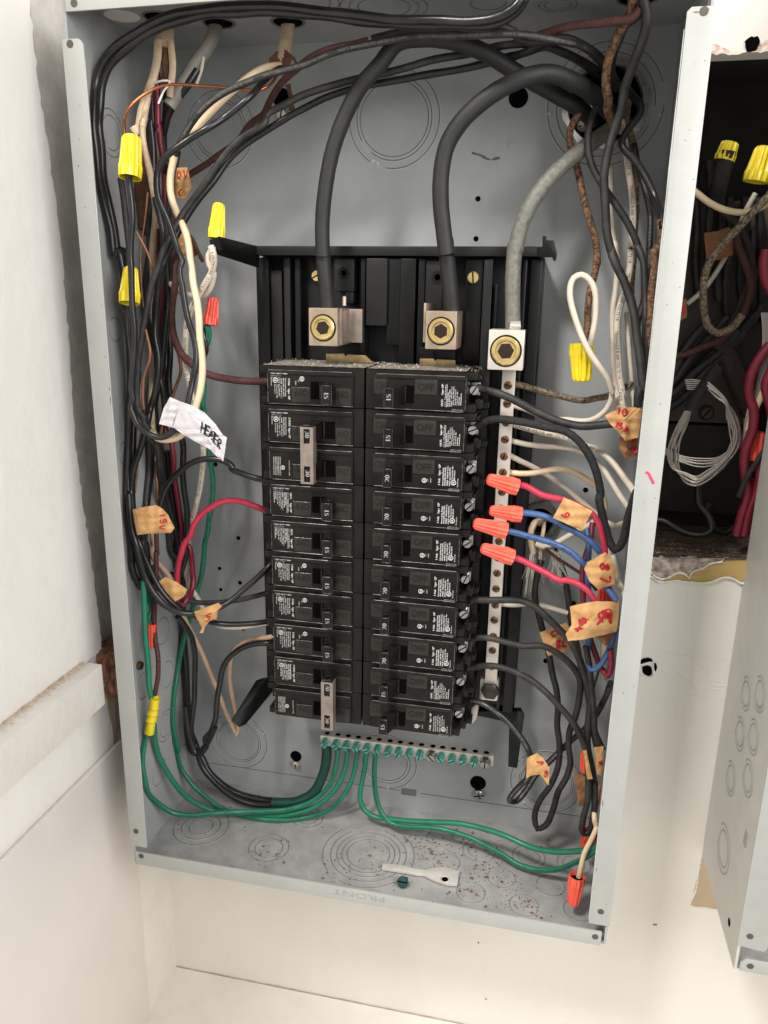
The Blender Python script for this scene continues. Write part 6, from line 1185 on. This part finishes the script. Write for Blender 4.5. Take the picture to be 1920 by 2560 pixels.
for i, (a, b) in enumerate([((250, 430), (430, 150)), ((240, 520), (560, 150)), ((260, 600), (650, 260)), ((330, 650), (700, 260)), ((280, 560), (850, 60))]):
    lbl = ['lowest', 'second lowest', 'middle', 'second highest', 'highest'][i]
    cwire('%s of five dull black wires crossing the dim middle of the opening' % lbl, dusty_black, .12, [M, (a[0] - 120, a[1] + 80, 5.8 + i * .1), (a[0], a[1]), ((a[0] + b[0]) / 2, (a[1] + b[1]) / 2 - 20), b, (b[0] + 150, b[1] - 170, 6.0 + i * .1)])
for i, (x, y, x2, y2) in enumerate([(450, 560, 440, 1200), (560, 800, 520, 1500), (640, 900, 600, 1700), (300, 700, 330, 1500), (780, 900, 740, 1600), (900, 900, 930, 1700), (860, 1200, 800, 1700)]):
    cwire('%s of seven vertical black wires hanging deep in the opening' % ['first', 'second', 'third', 'fourth', 'fifth', 'sixth', 'last'][i], dusty_black, .11, [K, (x, y, 6.4 + i * .07), ((x + x2) / 2 + 25, (y + y2) / 2), (x2, y2), (x2 + 20, y2 + 350)])
cwire('thick dark cable leaning to the right above the coiled strands', dbrown_ins, .28, [M, (620, 120, 6.3), (720, 330), (800, 520), (900, 760, 6.3)], name='dark_cable')
cwire('dark sleeve joining the two coils of bare strands', taped_m, .16, [M, (640, 370, 5.0), (560, 480), (480, 590), (400, 730, 5.0)], name='tape_sleeve')
cwire('black wire lying along the foot of the opening', black_ins, .1, [M, (80, 1620, 5.4), (180, 1625), (290, 1690), (400, 1740), (520, 1745), (585, 1700, 5.4), (560, 1600), (480, 1500), (470, 1350, 5.8)])
cwire('second black wire bent at the foot of the opening', dusty_black, .1, [M, (560, 1480, 6.4), (540, 1600), (600, 1700), (700, 1730), (760, 1680, 6.4)])
coil = thing('bare_strand_coil', atY(*M(520, 1000), 5.0), 'coil of bare aluminium strands hanging in the wall opening', 'cable coil')
for i in range(9):
    j = lambda: random.uniform(-16, 16); o_ = (i - 4) * 9; yy = 4.9 + random.uniform(-.08, .08)
    bm = bmesh.new(); pts = [M, (390 + o_ * .6, 740, yy), (340 + o_, 860), (290 + o_ + j(), 980), (270 + o_ + j(), 1100), (300 + o_ * .6 + j(), 1210), (380 + j(), 1280 + o_), (460 + j(), 1310 + o_), (560 + j(), 1260 + o_), (680 + j(), 1160 + o_), (760 + o_ * .6 + j(), 1030), (780 + o_ + j(), 930), (750 + o_ + j(), 800), (700 + j(), 680), (620 + j(), 590 + o_), (560 + j(), 540 + o_, yy)]
    tube(bm, smooth_path(parse(pts, .03, False), .1), .026, 6); obj('strand', bm, bare_al, coil)
for i in range(5):
    j = lambda: random.uniform(-12, 12); o_ = (i - 2) * 12
    bm = bmesh.new(); tube(bm, smooth_path(parse([M, (150, 1020 + o_, 5.2), (230, 1080 + o_), (340, 1130 + o_), (500, 1160 + o_ + j()), (640, 1140 + o_), (730, 1080 + o_), (830, 980 + o_, 5.2), (850, 800)], .03, False), .1), .024, 6); obj('strand', bm, bare_al, coil)
for i in range(6):
    bm = bmesh.new(); x = 365 + i * 3; tube(bm, smooth_path([atY(*M(x, 490 + i * 14), 5.0), atY(*M(430, 485 + i * 16), 5.0), atY(*M(510, 500 + i * 10), 5.0)], .1), .014, 5); obj('loose_strand', bm, bare_al, coil)
co2 = thing('bare_strand_bundle', atY(*M(950, 400), 4.9), 'bundle of bare strands running down the right side of the opening', 'cable coil')
for i in range(8):
    bm = bmesh.new(); o_ = i * 7; tube(bm, smooth_path(parse([M, (990 + o_, -60, 4.9), (1000 + o_, 60), (1000 + o_, 200), (985 + o_, 350), (960 + o_ * .8, 480), (930 + o_ * .6, 600), (880 + o_ * .5, 720), (855 + o_ * .4, 850), (845, 980 + o_, 5.0)], .03, False), .1), .024, 6); obj('strand', bm, bare_al, co2)
cwire('longest red wire snaking down the right of the opening', dred_ins, .14, [K, (985, 1380, 4.7), (960, 1500), (975, 1650), (1050, 1800, 4.7)])
cwire('thick red wire with a bulge left of the orange nut in the opening', dred_ins, .13, [M, (1060, 200, 4.7), (960, 320), (890, 480), (885, 600), (930, 740), (920, 880), (860, 1060), (850, 1250, 4.8), (870, 1400), (830, 1560), (785, 1750, 4.9)])
cwire('red wire falling from the right edge to the foot of the opening', dred_ins, .13, [M, (1110, 350, 4.7), (1020, 520), (1060, 700), (1080, 1000), (980, 1180, 4.8), (960, 1350), (890, 1530), (845, 1750, 4.9)])
cwire('shorter red wire between the other two at the foot of the opening', dred_ins, .13, [M, (930, 1300, 5.0), (920, 1430), (900, 1600), (890, 1760, 5.0)])
cwire('cream wire behind the thick red wire in the opening', cream_ins, .1, [M, (1040, 480, 5.0), (980, 620), (920, 760, 5.0), (880, 900)])
cwire('thin dark wire slanting across the red wires', taped_m, .07, [M, (1050, 1000, 4.6), (960, 1130), (870, 1280), (800, 1440, 4.6)])
nut('yellow wire nut with black tape at the left of the wall opening', atY(*K(590, 560), 5.4), atY(*K(650, 385), 5.4), .26, .2, yellow_m)
nut('large yellow wire nut at the right edge of the wall opening', atY(*K(875, 755), 5.0), atY(*K(975, 430), 5.0), .3, .22, yellow_m)
nut('yellow wire nut peeping in at the right edge below the large one', atY(*K(1000, 760), 5.0), atY(*K(1080, 700), 5.0), .16, .12, yellow_m)
nut('orange wire nut behind the thick red wire in the opening', atY(*M(910, 1130), 5.2), atY(*M(925, 905), 5.2), .28, .26, deepor_m)
cwire('black taped splice under the left yellow nut in the opening', taped_m, .22, [K, (625, 470, 5.35), (590, 600), (560, 720, 5.4), (520, 900, 5.8)], name='taped_splice')
tag('tan tag hanging among the old wires in the wall opening', K, [(405, 1225), (520, 1210), (620, 1172), (690, 1195), (670, 1430), (540, 1475), (430, 1480)], 5.9, kraft_d)
tag('small tan tag with a red mark at the left edge of the opening', K, [(190, 1850), (245, 1830), (250, 2000), (190, 2035), (150, 1950)], 5.4, kraft_d, [('0', 205, 1960, 30, 0, 0, -50)], ir=.035)
tag('small orange tag behind the red wires near the foot of the opening', M, [(880, 1290), (990, 1290), (980, 1400), (880, 1500)], 5.3, deepor_m)
